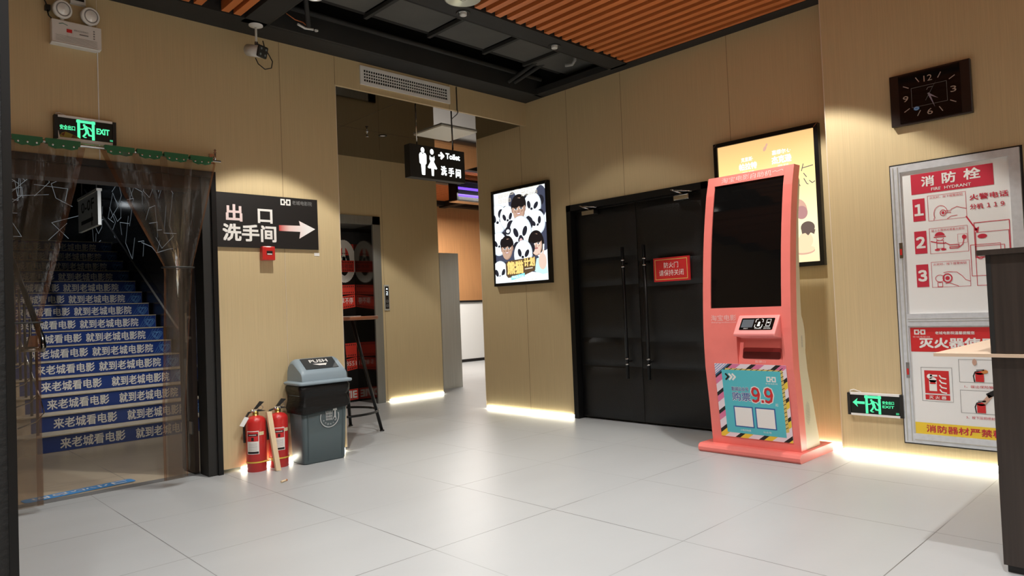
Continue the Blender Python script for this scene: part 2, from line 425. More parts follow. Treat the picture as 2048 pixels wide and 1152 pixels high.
# outer shell of the lobby behind the camera and the dark void above
struct(MB().box(-9.1, -9, -9, .14, 0, 3.6, LAM).build('wall_back_left'))
struct(MB().box(-9, .3, -9.1, -9, 0, 3.6, LAM).build('wall_back'))
struct(MB().box(-9, .3, -9, .14, 4.1, 4.2, VOID).build('ceiling'))
struct(MB().box(-9, .0, .0, .14, 3.25, 4.1, VOID).box(0, .1, -9, .1, 3.25, 4.1, VOID).box(-9.1, -9, -9, .14, 3.6, 4.1, VOID).box(-9, .3, -9.1, -9, 3.6, 4.1, VOID).build('wall_void'))
# black ceiling grid
b = MB()
b.box(-9, 0, -.25, -.001, H, H + .06, CEILBLK)              # along the left wall
b.box(-9, 0, -.27, -.25, H - .0, H + .16, CEILBLK)
b.box(-.13, -.001, -9, -.25, H, H + .06, CEILBLK)             # along the right wall
b.box(-2.94, -.1, -1.40, -1.215, H, H + .08, CEILBLK)        # cross beam with downlights
b.box(-3.10, -2.93, -9, -.2, H, H + .08, CEILBLK)            # beam square to the left wall
b.box(-9, -3.1, -1.40, -1.215, H + .09, H + .14, CEILBLK)
b.tube([(-2.93, -.235, H + .01), (-.13, -.235, H + .01)], .012, CEILBLK, 6)
b.tube([(-2.93, -1.22, H + .005), (-.13, -1.22, H + .005)], .010, CEILBLK, 6)
b.tube([(-2.925, -.26, H + .01), (-2.925, -1.3, H + .01)], .012, CEILBLK, 6)
struct(b.build('ceiling_beam_grid'))
# orange slats, battens running away from the left wall
b = MB()
x = -1.90
while x < -.14:
    b.box(x - .026, x + .026, -9, -1.405 + random.uniform(-.02, .012), H + .005, H + .075, ORANGE); x += .1035
struct(b.build('ceiling_slats'))
b = MB()
for x in (-1.985, -2.09, -2.19, -2.30, -2.41, -2.51, -2.62, -2.72, -2.83):
    b.box(x - .026, x + .026, -9, -1.6, H + .005, H + .075, ORANGE)
struct(b.build('ceiling_slats_middle'))
b = MB()
for x in (-3.16, -3.245, -3.43, -3.515, -3.70, -3.785, -3.97, -4.06):
    b.box(x - .026, x + .026, -9, -.28, H + .005, H + .075, ORANGE)
x = -4.2
while x > -8.9: b.box(x - .026, x + .026, -9, -.28, H + .005, H + .075, ORANGE); x -= .1035
struct(b.build('ceiling_slats_entrance'))
# panels and ducts seen through the open bay
b = MB()
for i, x0 in enumerate((-2.9, -2.3, -1.7, -1.1, -.6)):
    b.box(x0 + .02, x0 + .57, -1.3, -.62, H + .13, H + .15, DUCT)
    b.box(x0 - .015, x0 + .015, -1.3, -.58, H + .10, H + .13, CEILBLK)
b.box(-2.92, -.12, -.62, -.58, H + .13, H + .55, VOID)
for p, q in (((-2.65, -.35, H + .03), (-2.9, -.75, H + .3)), ((-.5, -.35, H + .03), (-.3, -1.1, H + .3)), ((-.56, -.33, H + .03), (-.42, -1.1, H + .3))):
    b.tube([p, q], .018, CEILBLK, 6)
b.tube([(-2.9, -.42, H + .1), (-.2, -.42, H + .1)], .02, CEILBLK, 8)
struct(b.build('ceiling_void_panels'))
# far room
struct(MB().box(-1, 9, 6.6, 6.75, 0, 4.2, mat('far_laminate', rgb(206, 150, 100), .5, noise=.08, nscale=(40, 40, 1.5))).build('wall_far'))
struct(MB().box(8.9, 9, -1, 6.6, 0, 4.2, LAM).build('wall_far_side'))
struct(MB().box(.32, 9, -1, -.9, 0, 4.2, LAM).build('wall_far_back'))
struct(MB().box(-1, 9, -1, 6.75, 4.2, 4.3, VOID).build('ceiling_far_void'))
b = MB()
y = EY + .35
while y < 6.6: b.box(1.0, 8.9, y - .02, y + .02, 3.42, 3.47, ORANGE); y += .085
struct(b.build('ceiling_slats_far'))
b = MB()
for y0, y1 in ((2.31, 2.52), (3.3, 3.42), (4.4, 4.55), (6.42, 6.6)): b.box(.6, 8.9, y0, y1, 3.33, 3.42, BLACK)
b.tube([(.9, 3.0, 3.28), (6, 3.0, 3.28)], .05, DUCT, 10); b.box(.58, 8.9, 2.36, 2.42, 3.08, 3.42, BLACK)
b.box(4.0, 4.15, 2.3, 6.6, 3.30, 3.42, BLACK)
struct(b.build('ceiling_beam_far'))
# stairwell
b = MB()
b.box(-4.85, -4.75, .14, 8, -.1, 4.8, DARKW).box(-2.42, -2.271, .14, 8, -.1, 4.8, DARKW).box(-4.85, -2.235, 7.4, 7.5, -.1, 4.8, DARKW)
struct(b.build('wall_stairwell'))
struct(MB().box(-4.85, -2.235, .14, 2.2, 3.1, 3.2, DARKW).box(-4.85, -2.235, 2.2, 8, 4.75, 4.8, DARKW).box(-4.85, -2.235, 2.15, 2.2, 3.1, 4.8, DARKW).build('ceiling_stairwell'))
# steps (part of the building); each riser carries its own printed panel
b = MB()
NST, T0, TR, RI = 15, 2.18, .26, .15
for i in range(NST):
    y = T0 + TR * i
    b.box(-4.4, -2.45, y, 7.4, RI * i, RI * (i + 1) - .012, STEPT)
    b.box(-4.4, -2.45, y - .010, y + TR, RI * (i + 1) - .009, RI * (i + 1), STEPT)
struct(b.build('floor_staircase'))
def logo_mark(b, fr, a0, b0, a1, b1, m, c, hole):
    """two film frames joined by a bar: the cinema's mark"""
    w_, h_ = a1 - a0, b1 - b0
    b.rect(fr, a0, b0, a0 + w_ * .44, b1, m, c).rect(fr, a0 + w_ * .56, b0, a1, b1, m, c).rect(fr, a0 + w_ * .4, b0 + h_ * .38, a0 + w_ * .6, b1 - h_ * .38, m, c)
    for s0 in (0, .56): b.rect(fr, a0 + w_ * (s0 + .12), b0 + h_ * .24, a0 + w_ * (s0 + .32), b1 - h_ * .24, hole, c + .0006)
def heart(b, fr, a, bb, s, m, c):
    for k in (.7, 1.0):
        pts = [(a + s * k * .055 * math.sin(t) ** 3, bb + s * k * (.048 * math.cos(t) - .018 * math.cos(2 * t) - .007 * math.cos(3 * t))) for t in [2 * math.pi * i / 24 for i in range(25)]]
        b.line(fr, pts, .005 * s, m, c)
    b.line(fr, [(a - .03 * s, bb - .03 * s), (a + .01 * s, bb + .035 * s)], .006 * s, m, c); b.line(fr, [(a - .005 * s, bb - .035 * s), (a + .035 * s, bb + .03 * s)], .006 * s, m, c)
for i in range(NST):
    y = T0 + TR * i; z = RI * i
    fr = F((0, y, z)); b = MB()
    b.fbox(fr, -3.98, -2.452, .002, .137, 0, .003, BLUEP)
    # curved light flourish printed at the end of the panel
    b.text(fr, '来老城看电影', -3.81, .022, -3.29, .116, PRW, .004, .02)
    b.text(fr, '就到老城电影院', -3.20 - .05 * (i > 3), .018, -2.645, .116, PRW, .004, .02)
    heart(b, fr, -2.52, .06, 1.0, MBLUE, .0038)
    for k in range(3): b.line(fr, [(-2.63 + k * .02, .004), (-2.6 + k * .03, .06), (-2.56 + k * .03, .135)], .0025, MBLUE, .0036)
    tag(b.build('riser_panel', origin=(-3.2, y, z)), 'blue printed slogan panel on stair riser ' + (
        'at the foot of the staircase' if i == 0 else 'number %d counting up from the floor' % (i + 1)), 'stair panel', 'slogan panels on the stair risers')
# door frame of the stairwell opening
b = MB()
b.box(OPX - .012, OPX + .022, -.018, .16, 0, OPZ + .012, BLACKM)
b.box(-4.75, OPX, -.018, .16, OPZ - .03, OPZ + .012, BLACK).box(-4.75, OPX, .02, .16, OPZ - .12, OPZ - .03, DBROWN)
b.box(OPX - .075, OPX - .012, .0, .16, 0, OPZ, BLACK)
b.box(-4.78, -4.70, -.018, .16, 0, OPZ, BLACKM)
struct(b.build('trim_stairwell'))
# open leaf of the stairwell door
d = struct(MB().box(-3.372, -3.342, .165, .42, .01, OPZ - .12, DBROWN).build('door_1'))
for z in (1.87, 1.29, .33):
    MB().box(-3.376, -3.372, .20, .255, z - .045, z + .045, CHROME).build('latch_plate', d)
MB().box(-3.376, -3.372, .27, .28, .02, 2.0, CHROME).build('edge_strip', d)
MB().box(-3.41, -3.398, .18, .195, .95, 1.16, CHROME).box(-3.40, -3.372, .182, .193, .97, .99, CHROME).box(-3.40, -3.372, .182, .193, 1.12, 1.14, CHROME).build('pull_handle', d)

# ================================================================== BASE LIGHT STRIPS
def led(name, x0, x1, y0, y1, label, n):
    b = MB(); b.box(x0, x1, y0, y1, .004, .026, LEDW)
    o = b.build(name, origin=((x0 + x1) / 2, (y0 + y1) / 2, 0)); tag(o, label, 'light strip', 'base light strips')
led('led_strip', -3.1, -2.26, -.008, .02, 'glowing light strip under the wall behind the extinguishers and bin', 0)
led('led_strip', -.26, .57, EY - .012, EY + .02, 'glowing light strip under the wall beside the lift', 0)
led('led_strip', -.012, .02, -.48, .78, 'glowing light strip under the wall below the panda poster', 0)
led('led_strip', -.172, -.14, -8.5, -3.12, 'glowing light strip under the wall below the hydrant cabinet', 0)
led('led_strip', -.012, .02, -3.105, -2.2, 'short glowing light strip on the floor behind the red kiosk', 0)

# ================================================================== DOUBLE FIRE DOOR
PAD = mat('padded_leather', rgb(16, 16, 17), .36, bump=.35, nscale=(160, 160, 160))
b = MB(); fr = FB(DY0, 0)
b.box(-.022, .1, DY0 - .055, DY0 + .0, 0, DZ, BLACKM).box(-.022, .1, DY1, DY1 + .055, 0, DZ, BLACKM).box(-.022, .1, DY1, DY0, DZ - .06, DZ, BLACKM)
struct(b.build('trim_door'))
struct(MB().box(.12, .16, DY1, DY0, 0, DZ, BLACK).build('wall_door_backing'))
def pads(name, y0, y1, rows):
    root = struct(MB().box(.055, .1, y1, y0, .02, DZ - .06, BLACK).build(name))
    for z0, z1 in rows:
        b = MB(); n, k = 10, 8; vs = []; fs = []
        for i in range(n + 1):
            for j in range(k + 1):
                s_, t_ = i / n, j / k
                d = .03 * (1 - abs(2 * s_ - 1) ** 7) * (1 - abs(2 * t_ - 1) ** 5)
                vs.append((.054 - d, y0 + (y1 - y0) * s_, z0 + (z1 - z0) * t_))
        for i in range(n):
            for j in range(k): a = i * (k + 1) + j; fs.append((a, a + k + 1, a + k + 2, a + 1))
        b.add(vs, fs, PAD, True).build('padding', root)
    return root
ROWS_L = ((.03, .515), (.52, .785), (.79, 1.275), (1.28, 1.545), (1.55, 2.02))
ROWS_R = ((.03, .505), (.51, .75), (.755, 1.245), (1.25, 1.485), (1.49, 2.02))
dl = pads('door_2', DY0 - .06, -1.296, ROWS_L)
dr = pads('door_3', -1.301, DY1 + .06, ROWS_R)
for root, y in ((dl, -1.195), (dr, -1.43)):
    b = MB(); b.tube([(-.035, y, .42), (-.035, y, 1.62)], .016, BLACKM, 12)
    for z in (.55, .60, 1.44, 1.50): b.tube([(-.035, y, z - .006), (-.035, y, z + .006)], .019, CHROME, 12)
    for z in (.575, 1.47): b.tube([(-.035, y, z), (.04, y, z)], .009, BLACKM, 8)
    b.build('pull_bar', root)
for root, y, s in ((dl, -.81, 1), (dr, -1.84, 1)):
    b = MB(); b.box(-.045, .03, y - .075, y + .075, 1.965, 2.01, CHROME); 
    b.build('door_closer', root, .006)
    MB().tube([(-.02, y, 2.02), (-.05, y + .07, 2.055), (-.02, y + .13, 2.07)], .008, CHROME, 8).tube([(-.05, y + .07, 2.055), (-.012, y - .09, 2.03)], .007, CHROME, 8).build('closer_arm', root)
b = MB(); fr = FB(-1.505, 1.282)
b.fbox(fr, 0, .357, 0, .208, -.018, .003, REDP)
b.frame(fr, .018, .018, .339, .19, .005, GOLDP, .004)
b.text(fr, '防火门', .108, .115, .252, .165, PRW, .004, .012).text(fr, '请保持关闭', .056, .048, .302, .1, PRW, .004, .012)
tag(b.build('door_sign', origin=(0, -1.68, 1.282)), 'red rectangular notice with white Chinese text on the black padded door', 'sign')

# ================================================================== LEFT WALL ITEMS
def man(b, fr, x, z, s, m, c):
    """running figure, s = height"""
    b.ell(fr, x - .13 * s, z + .90 * s, .085 * s, .085 * s, m, c)
    b.line(fr, [(x - .05 * s, z + .78 * s), (x + .05 * s, z + .45 * s)], .22 * s, m, c)
    b.line(fr, [(x - .05 * s, z + .76 * s), (x - .22 * s, z + .60 * s), (x - .38 * s, z + .58 * s)], .085 * s, m, c)
    b.line(fr, [(x + .02 * s, z + .78 * s), (x + .24 * s, z + .72 * s), (x + .36 * s, z + .52 * s)], .085 * s, m, c)
    b.line(fr, [(x + .02 * s, z + .45 * s), (x - .06 * s, z + .26 * s), (x - .2 * s, z + .08 * s)], .12 * s, m, c)
    b.line(fr, [(x + .06 * s, z + .44 * s), (x + .18 * s, z + .2 * s), (x + .46 * s, z + .17 * s)], .12 * s, m, c)
    b.ell(fr, x - .08 * s, z + .02 * s, .1 * s, .035 * s, m, c)
def exit_sign(fr, w_, h_, mode, label):
    t = thing('exit_sign', fr.p(w_ / 2, 0, 0), label, 'exit sign')
    b = MB(); b.fbox(fr, 0, .02, 0, h_, 0, .04, BLACK).fbox(fr, w_ - .02, w_, 0, h_, 0, .04, BLACK).fbox(fr, .02, w_ - .02, .008, h_ - .008, .004, .034, mat('sign_dark_green', rgb(8, 20, 14), .3))
    b.build('housing', t)
    MB().fbox(fr, .015, w_ - .022, h_ - .012, h_ + .002, .006, .039, WHITEP).build('top_rail', t)
    MB().fbox(fr, .015, w_ - .022, -.002, .012, .006, .039, WHITEP).build('bottom_rail', t)
    b = MB(); c = .0355; k = w_ / .35
    if mode == 0: px = .125
    else: px = .115
    b.line(fr, [(px + .008, .02), (px + .008, .132)], .016, GREENG, c).line(fr, [(px, .126), (px + .096, .126)], .017, GREENG, c).line(fr, [(px + .089, .02), (px + .089, .132)], .016, GREENG, c)
    man(b, fr, px + .05, .026, .088, GREENG, c)
    b.build('glowing_pictogram', t); b = MB()
    if mode == 0:
        MB().text(fr, '安全出口', .030, .062, .113, .092, GREENG, c, .02).build('chinese_lettering', t); MB().text(fr, 'EXIT', .232, .058, .307, .096, GREENG, c, .04).build('exit_lettering', t)
        b.text(fr, '消防', .308, .02, .326, .032, GREENG, c, 0)
    else:
        MB().line(fr, [(.06, .085), (.106, .085)], .017, GREENG, c).poly(fr, [(.032, .085), (.066, .115), (.058, .09), (.058, .08), (.066, .055)], GREENG, c).build('glowing_arrow', t)
        MB().text(fr, '安全出口', .222, .083, .294, .105, GREENG, c, .02).text(fr, 'EXIT', .222, .058, .294, .075, GREENG, c, .03).build('exit_lettering', t)
        b.text(fr, '消防', .302, .018, .322, .032, GREENG, c, 0)
    b.build('glowing_mark', t)
    MB().tube([fr.p(.012, h_ - .01, .02), fr.p(.014, h_ + .014, .018), fr.p(.035, h_ + .02, .012), fr.p(.08, h_ + .004, .006)], .003, WHITEP, 6).build('cable', t)
    return t
xs = exit_sign(FA(-4.229, 2.27), .346, .15, 0, 'green lit exit sign over the stairwell opening, above the curtain rod')
b = MB(); fr = FA(-4.229, 2.27); OL = mat('olive_sticker', rgb(150, 140, 50), .5); BRN = mat('brown_sticker', rgb(110, 50, 25), .5)
b.poly(fr, [(.022, .012), (.15, .012), (.12, .028), (.085, .042), (.06, .05), (.04, .04)], OL, .0362).poly(fr, [(.035, .03), (.06, .05), (.05, .02)], BRN, .0366).poly(fr, [(.09, .014), (.13, .02), (.1, .035)], BRN, .0366).poly(fr, [(.02, .012), (.03, .012), (.022, .05), (.018, .06)], PRW, .0366)
b.build('torn_sticker', xs)
exit_sign(FB(-3.177, .279, -.16), .35, .15, 1, 'green lit exit sign with arrow, low beside the hydrant cabinet')

# emergency light
t = thing('emergency_light', (-4.1, 0, 2.87), 'white emergency light box with two round lamp heads high on the wall', 'emergency light')
fr = FA(-4.235, 2.875)
b = MB(); b.fbox(fr, 0, .275, 0, .145, 0, .055, WHITE).fbox(fr, -.004, .255, -.008, .002, .0, .06, WHITE)
b.build('body', t, .008)
b = MB()
for k in range(5): b.rect(fr, .02, .012 + k * .0085, .25, .014 + k * .0085, PRG, .0562)
b.rect(fr, .08, .072, .11, .094, REDP, .0562).text(fr, '消防应急照明灯', .118, .088, .2, .1, PRG, .0562, .01).rect(fr, .15, .07, .2, .078, PRG, .0562)
for k in range(4): b.ell(fr, .232, .064 + .016 * k, .005, .005, PRG, .0562, n=10)
b.line(fr, [(.04, .118), (.06, .125), (.085, .116)], .004, mat('teal_ink', rgb(60, 130, 120), .5), .0562)
b.build('label_print', t)
LENS = mat('lamp_lens', rgb(235, 235, 232), .15, .1)
for i, (x, z) in enumerate(((.062, .212), (.215, .207))):
    cc = fr.p(x, z, .06)
    b = MB(); ax = (.25, -1, -.18)
    b.lathe([(.03, -.05), (.05, -.035), (.056, -.012), (.056, .0), (.052, .004)], WHITE, cc, ax, 28)
    b.tube([fr.p(x, .14, .03), fr.p(x, z - .02, .03)], .012, WHITE, 8)
    h = b.build('lamp_head', t)
    b = MB(); b.lathe([(.046, .004), (.042, .0055), (.036, .004), (.03, .008), (.001, .013)], LENS, cc, ax, 24)
    b.lathe([(.043, .0056), (.036, .0058)], PRG, cc, ax, 24, capb=False, capt=False)
    b.build('lens', h)
# small box and plug above it
tag(MB().fbox(FA(-4.125, 3.155), 0, .085, 0, .06, 0, .03, WHITE).fbox(FA(-4.117, 3.165), 0, .068, .01, .06, .03, .031, PRB).build('junction_box', origin=(-4.08, 0, 3.15)), 'small white box with dark window at ceiling above the emergency light', 'wall box')
b = MB(); b.box(-4.262, -4.235, -.04, -.001, 3.075, 3.105, BLACK).tube([(-4.25, -.02, 3.1), (-4.27, -.015, 3.16), (-4.275, -.012, 3.24)], .004, BLACK, 6).tube([(-4.25, -.02, 3.08), (-4.245, -.03, 3.04), (-4.225, -.03, 3.02)], .004, BLACK, 6)
tag(b.build('power_plug', origin=(-4.25, 0, 3.09)), 'black power plug and cable beside the white emergency light', 'plug')
# curtain rod
RY, RZ = -.075, 2.236
t = thing('curtain_rod', (-3.85, 0, RZ), 'chrome curtain rod over the stairwell opening', 'curtain rod')
MB().tube([(-4.72, RY, RZ), (-3.225, RY, RZ - .004)], .011, CHROME, 12).build('rod', t)
for x in (-3.262,):
    MB().tube([(x, 0, RZ + .03), (x, RY, RZ + .03)], .008, CHROME, 8).tube([(x, RY, RZ - .005), (x, RY, RZ + .05)], .007, CHROME, 8).lathe([(.004, 0), (.012, .008), (.004, .016), (.011, .024), (.001, .034)], CHROME, (x, RY, RZ + .05), seg=10).box(x - .02, x + .02, -.012, 0, RZ - .01, RZ + .06, CHROME).build('bracket', t)
# clear strip curtains
def strip_curtain(name, clips, tie, hem, label, tz, mirror):
    t = thing(name, ((clips[0][0] + clips[-1][1]) / 2, RY, 0), label, 'curtain', 'clear strip curtains')
    n = len(clips)
    for i, (c0, c1) in enumerate(clips):
        g = MB(); g.box(c0, c1, RY - .016, RY + .016, RZ - .012, RZ + .018, GREENP)
        g.prism(FA(0, 0, RY), [(c0 + .01, RZ - .01), (c1 - .01, RZ - .01), (c1 - .015, RZ - .032), (c1 - .05, RZ - .042), ((c0 + c1) / 2, RZ - .036), (c0 + .05, RZ - .042), (c0 + .015, RZ - .03)], .008, .017, GREENP)
        for k in range(3): g.lathe([(.006, 0), (.004, .003)], CHROME, (c0 + (c1 - c0) * (.2 + .3 * k), RY - .017, RZ - .02), (0, -1, 0), 8)
        g.build('hanger_clip', t)
        S_, T_ = 14, 44; vs = []; fs = []
        wt = (tie[1] - tie[0]) / n * 1.9; k0 = tie[0] + (tie[1] - tie[0] - wt) * (i / max(n - 1, 1))
        wh = (hem[1] - hem[0]) / n * 3.0; h0 = hem[0] + (hem[1] - hem[0] - wh) * (i / max(n - 1, 1))
        for b_ in range(T_ + 1):
            tt = b_ / T_; z = RZ - .015 - tt * (RZ - .015 - hem[2])
            if z > tz:
                u = (RZ - .015 - z) / (RZ - .015 - tz); e = u ** 1.05
                a0 = (c0 - .03) * (1 - e) + k0 * e; a1 = (c1 + .03) * (1 - e) + (k0 + wt) * e
                amp = .003 + .009 * u 
            else:
                u = (tz - z) / (tz - hem[2]); e = min(1, u * 1.5)
                a0 = k0 * (1 - e) + h0 * e; a1 = (k0 + wt) * (1 - e) + (h0 + wh) * e
                amp = .012 * (1 - min(1, u * 3)) + .002
            for a_ in range(S_ + 1):
                s_ = a_ / S_
                x = a0 + (a1 - a0) * s_
                yy = RY + .010 * (i - n / 2) + amp * math.sin(s_ * 6 + i * 1.7 + tt * 2) + .004 * math.sin(tt * 9 + i * 2 + s_ * 2)
                vs.append((x, yy, z))
        for b_ in range(T_):
            for a_ in range(S_): q = b_ * (S_ + 1) + a_; fs.append((q, q + 1, q + S_ + 2, q + S_ + 1))
        ed = lambda a_: (mirror and i == n - 1 and a_ >= S_ - 2) or (not mirror and ((i == 0 and a_ < 2) or (i == n - 1 and a_ >= S_ - 1)))
        f0 = [f for k, f in enumerate(fs) if not ed(k % S_)]; f1 = [f for k, f in enumerate(fs) if ed(k % S_)]
        sm = MB().add(vs, f0, PVC, True)
        if f1: sm.add(vs, f1, PVCE, True)
        sm.build('plastic_strip', t)
    cx = (tie[0] + tie[1]) / 2; rr = (tie[1] - tie[0]) / 2 + .012
    MB().tube([(cx + rr * math.cos(a), RY + .055 * math.sin(a), tz) for a in [2 * math.pi * k / 20 for k in range(21)]], .006, BLACK, 6).build('tie_cord', t)
    return t
strip_curtain('strip_curtain', [(-3.965, -3.79), (-3.775, -3.62), (-3.605, -3.45), (-3.435, -3.285)], (-3.625, -3.44), (-3.66, -3.5, .05), 'clear plastic strip curtain tied back near the direction sign', 1.47, False)
strip_curtain('strip_curtain', [(-4.66, -4.47), (-4.455, -4.30), (-4.285, -4.1)], (-4.60, -4.33), (-4.55, -4.33, .04), 'clear plastic strip curtain tied back beside the handrail and the black post', 1.13, True)
# direction sign
t = thing('direction_sign', (-2.85, 0, 1.63), 'black exit and toilet direction board with white arrow', 'sign')
fr = FA(-3.256, 1.629)
GRADW = ramp_mat('red_to_white', 'X', ((0, rgb(200, 60, 55)), (.35, rgb(236, 205, 200)), (1, rgb(246, 244, 244))), (.08, .32))
MB().fbox(fr, 0, .813, 0, .399, .004, .016, PRB).build('board', t)
b = MB()
PKW = mat('pinkish_white', rgb(236, 214, 212), .5)
b.text(fr, '出', .082, .19, .203, .315, PKW, .0168, .035).text(fr, '口', .32, .187, .435, .295, PRW, .0168, .035)
b.text(fr, '洗手间', .055, .045, .462, .172, PRW, .0168, .035)
b.build('lettering', t); b = MB()
logo_mark(b, fr, .503, .336, .585, .384, PRW, .0168, PRB)
b.text(fr, '老城电影院', .598, .345, .765, .378, PRG, .0168, 0)
b.build('logo', t)
MB().poly(fr, [(.485, .136), (.66, .136), (.65, .082), (.788, .163), (.65, .222), (.66, .184), (.485, .18)], GRADW, .0168).build('arrow', t, origin=(-2.85, 0, 1.63))
# torn tape at the corner of the sign
tag(MB().fbox(FA(-2.475, 1.575), 0, .045, .005, .03, 0, .002, PRW).fbox(FA(-2.44, 1.63), 0, .02, 0, .2, 0, .0015, mat('old_tape', rgb(196, 176, 142), .5)).build('torn_tape', origin=(-2.45, 0, 1.57)), 'torn pale tape left on the wall at the edge of the black direction board', 'tape')
# fire alarm
t = thing('fire_alarm', (-2.87, 0, 1.53), 'red manual fire alarm box under the black direction board', 'fire alarm')
fr = FA(-2.922, 1.535)
MB().fbox(fr, 0, .1, 0, .105, 0, .05, RED).build('housing', t, .006)
MB().fbox(fr, .032, .078, .04, .07, .05, .0515, PRB).fbox(fr, .036, .074, .042, .05, .0515, .052, PRW).build('window', t)

# ================================================================== SPEAK OF CEILING ITEMS
# CCTV camera
t = thing('security_camera', (-2.99, -.2, H), 'white security camera with four-LED face hanging from the black ceiling beam', 'camera')
c = Vector((-2.99, -.2, H))
MB().lathe([(.05, 0), (.05, -.006), (.03, -.014), (.008, -.016)], WHITE, c, seg=24).tube([c, c + Vector((0, 0, -.13))], .008, WHITE, 10).lathe([(.011, -.012), (.014, 0), (.011, .012)], CHROME, c + Vector((0, 0, -.135)), seg=12).build('mount', t)
ax = Vector((.35, -.9, -.28)).normalized(); rt = ax.cross(Vector((0, 0, 1))).normalized(); up = rt.cross(ax)
bf = F(Vector((-2.985, -.235, 3.04)), rt, up, ax)
MB().prism(bf, [(.045 * math.cos(a), .042 * math.sin(a)) for a in [2 * math.pi * k / 20 for k in range(20)]], -.11, .02, WHITE, True).build('body', t)
b = MB(); b.fbox(bf, -.046, .046, -.043, .043, .02, .04, BLACK); fc = b.build('face', t, .01)
b = MB()
for a, d in ((-.022, .02), (.022, .02), (-.022, -.02), (.022, -.02)): MB().ell(bf, a, d, .008, .008, mat('led_lens', rgb(120, 130, 132), .2), .0408, n=14).build('led_lens', fc)
MB().tube([Vector((-2.985, -.2, 3.11)), Vector((-2.95, -.2, 3.1)), Vector((-2.9, -.2, 3.05)), Vector((-2.87, -.2, 3.0)), Vector((-2.88, -.2, 2.95)), Vector((-2.93, -.2, 2.93)), Vector((-2.98, -.2, 2.96)), Vector((-3.0, -.2, 3.0))], .004, BLACK, 6).tube([Vector((-2.94, -.2, 3.14)), Vector((-2.93, -.2, 3.1)), Vector((-2.9, -.2, 3.05))], .004, BLACK, 6).build('cable', t)
# downlights
def downlight(x, y, z, lit, label):
    t = thing('downlight', (x, y, z), label, 'downlight', 'ceiling downlights')
    MB().lathe([(.05, 0), (.052, -.004), (.042, -.006), (.036, .0)], BLACK if not lit else WHITE, (x, y, z), seg=24, capb=False, capt=False).build('trim_ring', t)
    if not lit: MB().lathe([(.001, -.022), (.024, -.022), (.026, -.018), (.026, .0)], mat('silver_lamp', rgb(215, 215, 212), .35, .2), (x, y, z), seg=18, capb=False, capt=False).build('lamp_cup', t)
    MB().lathe([(.036, .0), (.026, .03), (.001, .032)], CHROME if not lit else glow('lamp_glow', (1, .95, .85, 1), 6), (x, y, z), seg=20, capb=False, capt=False).build('reflector', t)
downlight(-1.945, -1.31, H - .001, False, 'unlit downlight in the black beam next to the metal pendant')
downlight(-.948, -1.285, H - .001, False, 'unlit downlight in the black beam above the double door side')
for x, y, l in ((-2.88, -.87, 'lit downlight in the black beam near the security camera'), (-.92, -3.02, 'lit downlight among the orange slats before the clock'),
                (-2.35, -2.6, 'added lit downlight among the slats over the lobby middle'), ):  # unseen housing added for one of the lobby fill spots
    downlight(x, y, H - .001, True, l)
# metal pendant
t = thing('pendant_lamp', (-2.15, -1.55, H), 'brushed metal dish pendant lamp at the edge of the orange slats', 'pendant lamp')
c = Vector((-2.15, -1.55, 3.2))
MB().lathe([(.03, .07), (.05, .05), (.115, .012), (.125, 0), (.118, .002), (.04, .03), (.001, .034)], mat('spun_metal', rgb(205, 205, 190), .3, .9), c, seg=36, capb=False, capt=False).build('shade', t)
MB().lathe([(.008, .03), (.02, .015), (.022, -.005), (.001, -.018)], mat('bulb', rgb(190, 195, 180), .15, .3), c, seg=16).build('bulb', t)
MB().tube([c + Vector((0, 0, .06)), c + Vector((0, 0, .12))], .006, BLACK, 8).build('rod', t)
# loose wiring and spring bits in the open bay
b = MB(); b.tube([(-2.86, -.42, H + .05), (-2.78, -.4, H + .03), (-2.70, -.36, H + .045), (-2.62, -.33, H + .02)], .004, mat('orange_wire', rgb(170, 92, 44), .5), 6).tube([(-2.74, -.36, H + .02), (-2.67, -.335, H + .015), (-2.6, -.33, H + .025)], .009, WHITE, 8).tube([(-2.57, -.31, H + .03), (-2.55, -.3, H + .04)], .011, WHITE, 8)
tag(b.build('loose_wire', origin=(-2.7, -.36, H)), 'loose orange wire with white connectors in the open ceiling bay', 'wire')
tag(MB().tube([(-.335, -.98, H + .16), (-.335, -.98, H + .10), (-.345, -.955, H + .07), (-.38, -.90, H + .07)], .016, mat('pipe_grey', rgb(150, 150, 148), .5), 10).build('elbow_pipe', origin=(-.34, -.95, H + .1)), 'short grey elbow pipe in the open ceiling bay above the double door', 'pipe')
# air vent
t = thing('air_vent', (-1.51, 0, 3.055), 'white rectangular air grille on the header above the corridor', 'air vent')
fr = FA(-2.0, 3.055)
b = MB(); W_, H_ = .975, .162
b.fbox(fr, 0, W_, 0, .03, 0, .012, WHITEP).fbox(fr, 0, W_, H_ - .03, H_, 0, .012, WHITEP).fbox(fr, 0, .035, .03, H_ - .03, 0, .012, WHITEP).fbox(fr, W_ - .035, W_, .03, H_ - .03, 0, .012, WHITEP).build('frame', t)
MB().fbox(fr, .035, W_ - .035, .03, H_ - .03, .0005, .0015, VOID).build('backing', t)
b = MB()
n = 38
for k in range(1, n): x = .035 + (W_ - .07) * k / n; b.fbox(fr, x - .0035, x + .0035, .03, H_ - .03, .0025, .006, WHITEP)
for k in range(1, 4): z = .03 + (H_ - .06) * k / 4; b.fbox(fr, .035, W_ - .035, z - .0045, z + .0045, .005, .009, WHITEP)
b.build('grille', t)
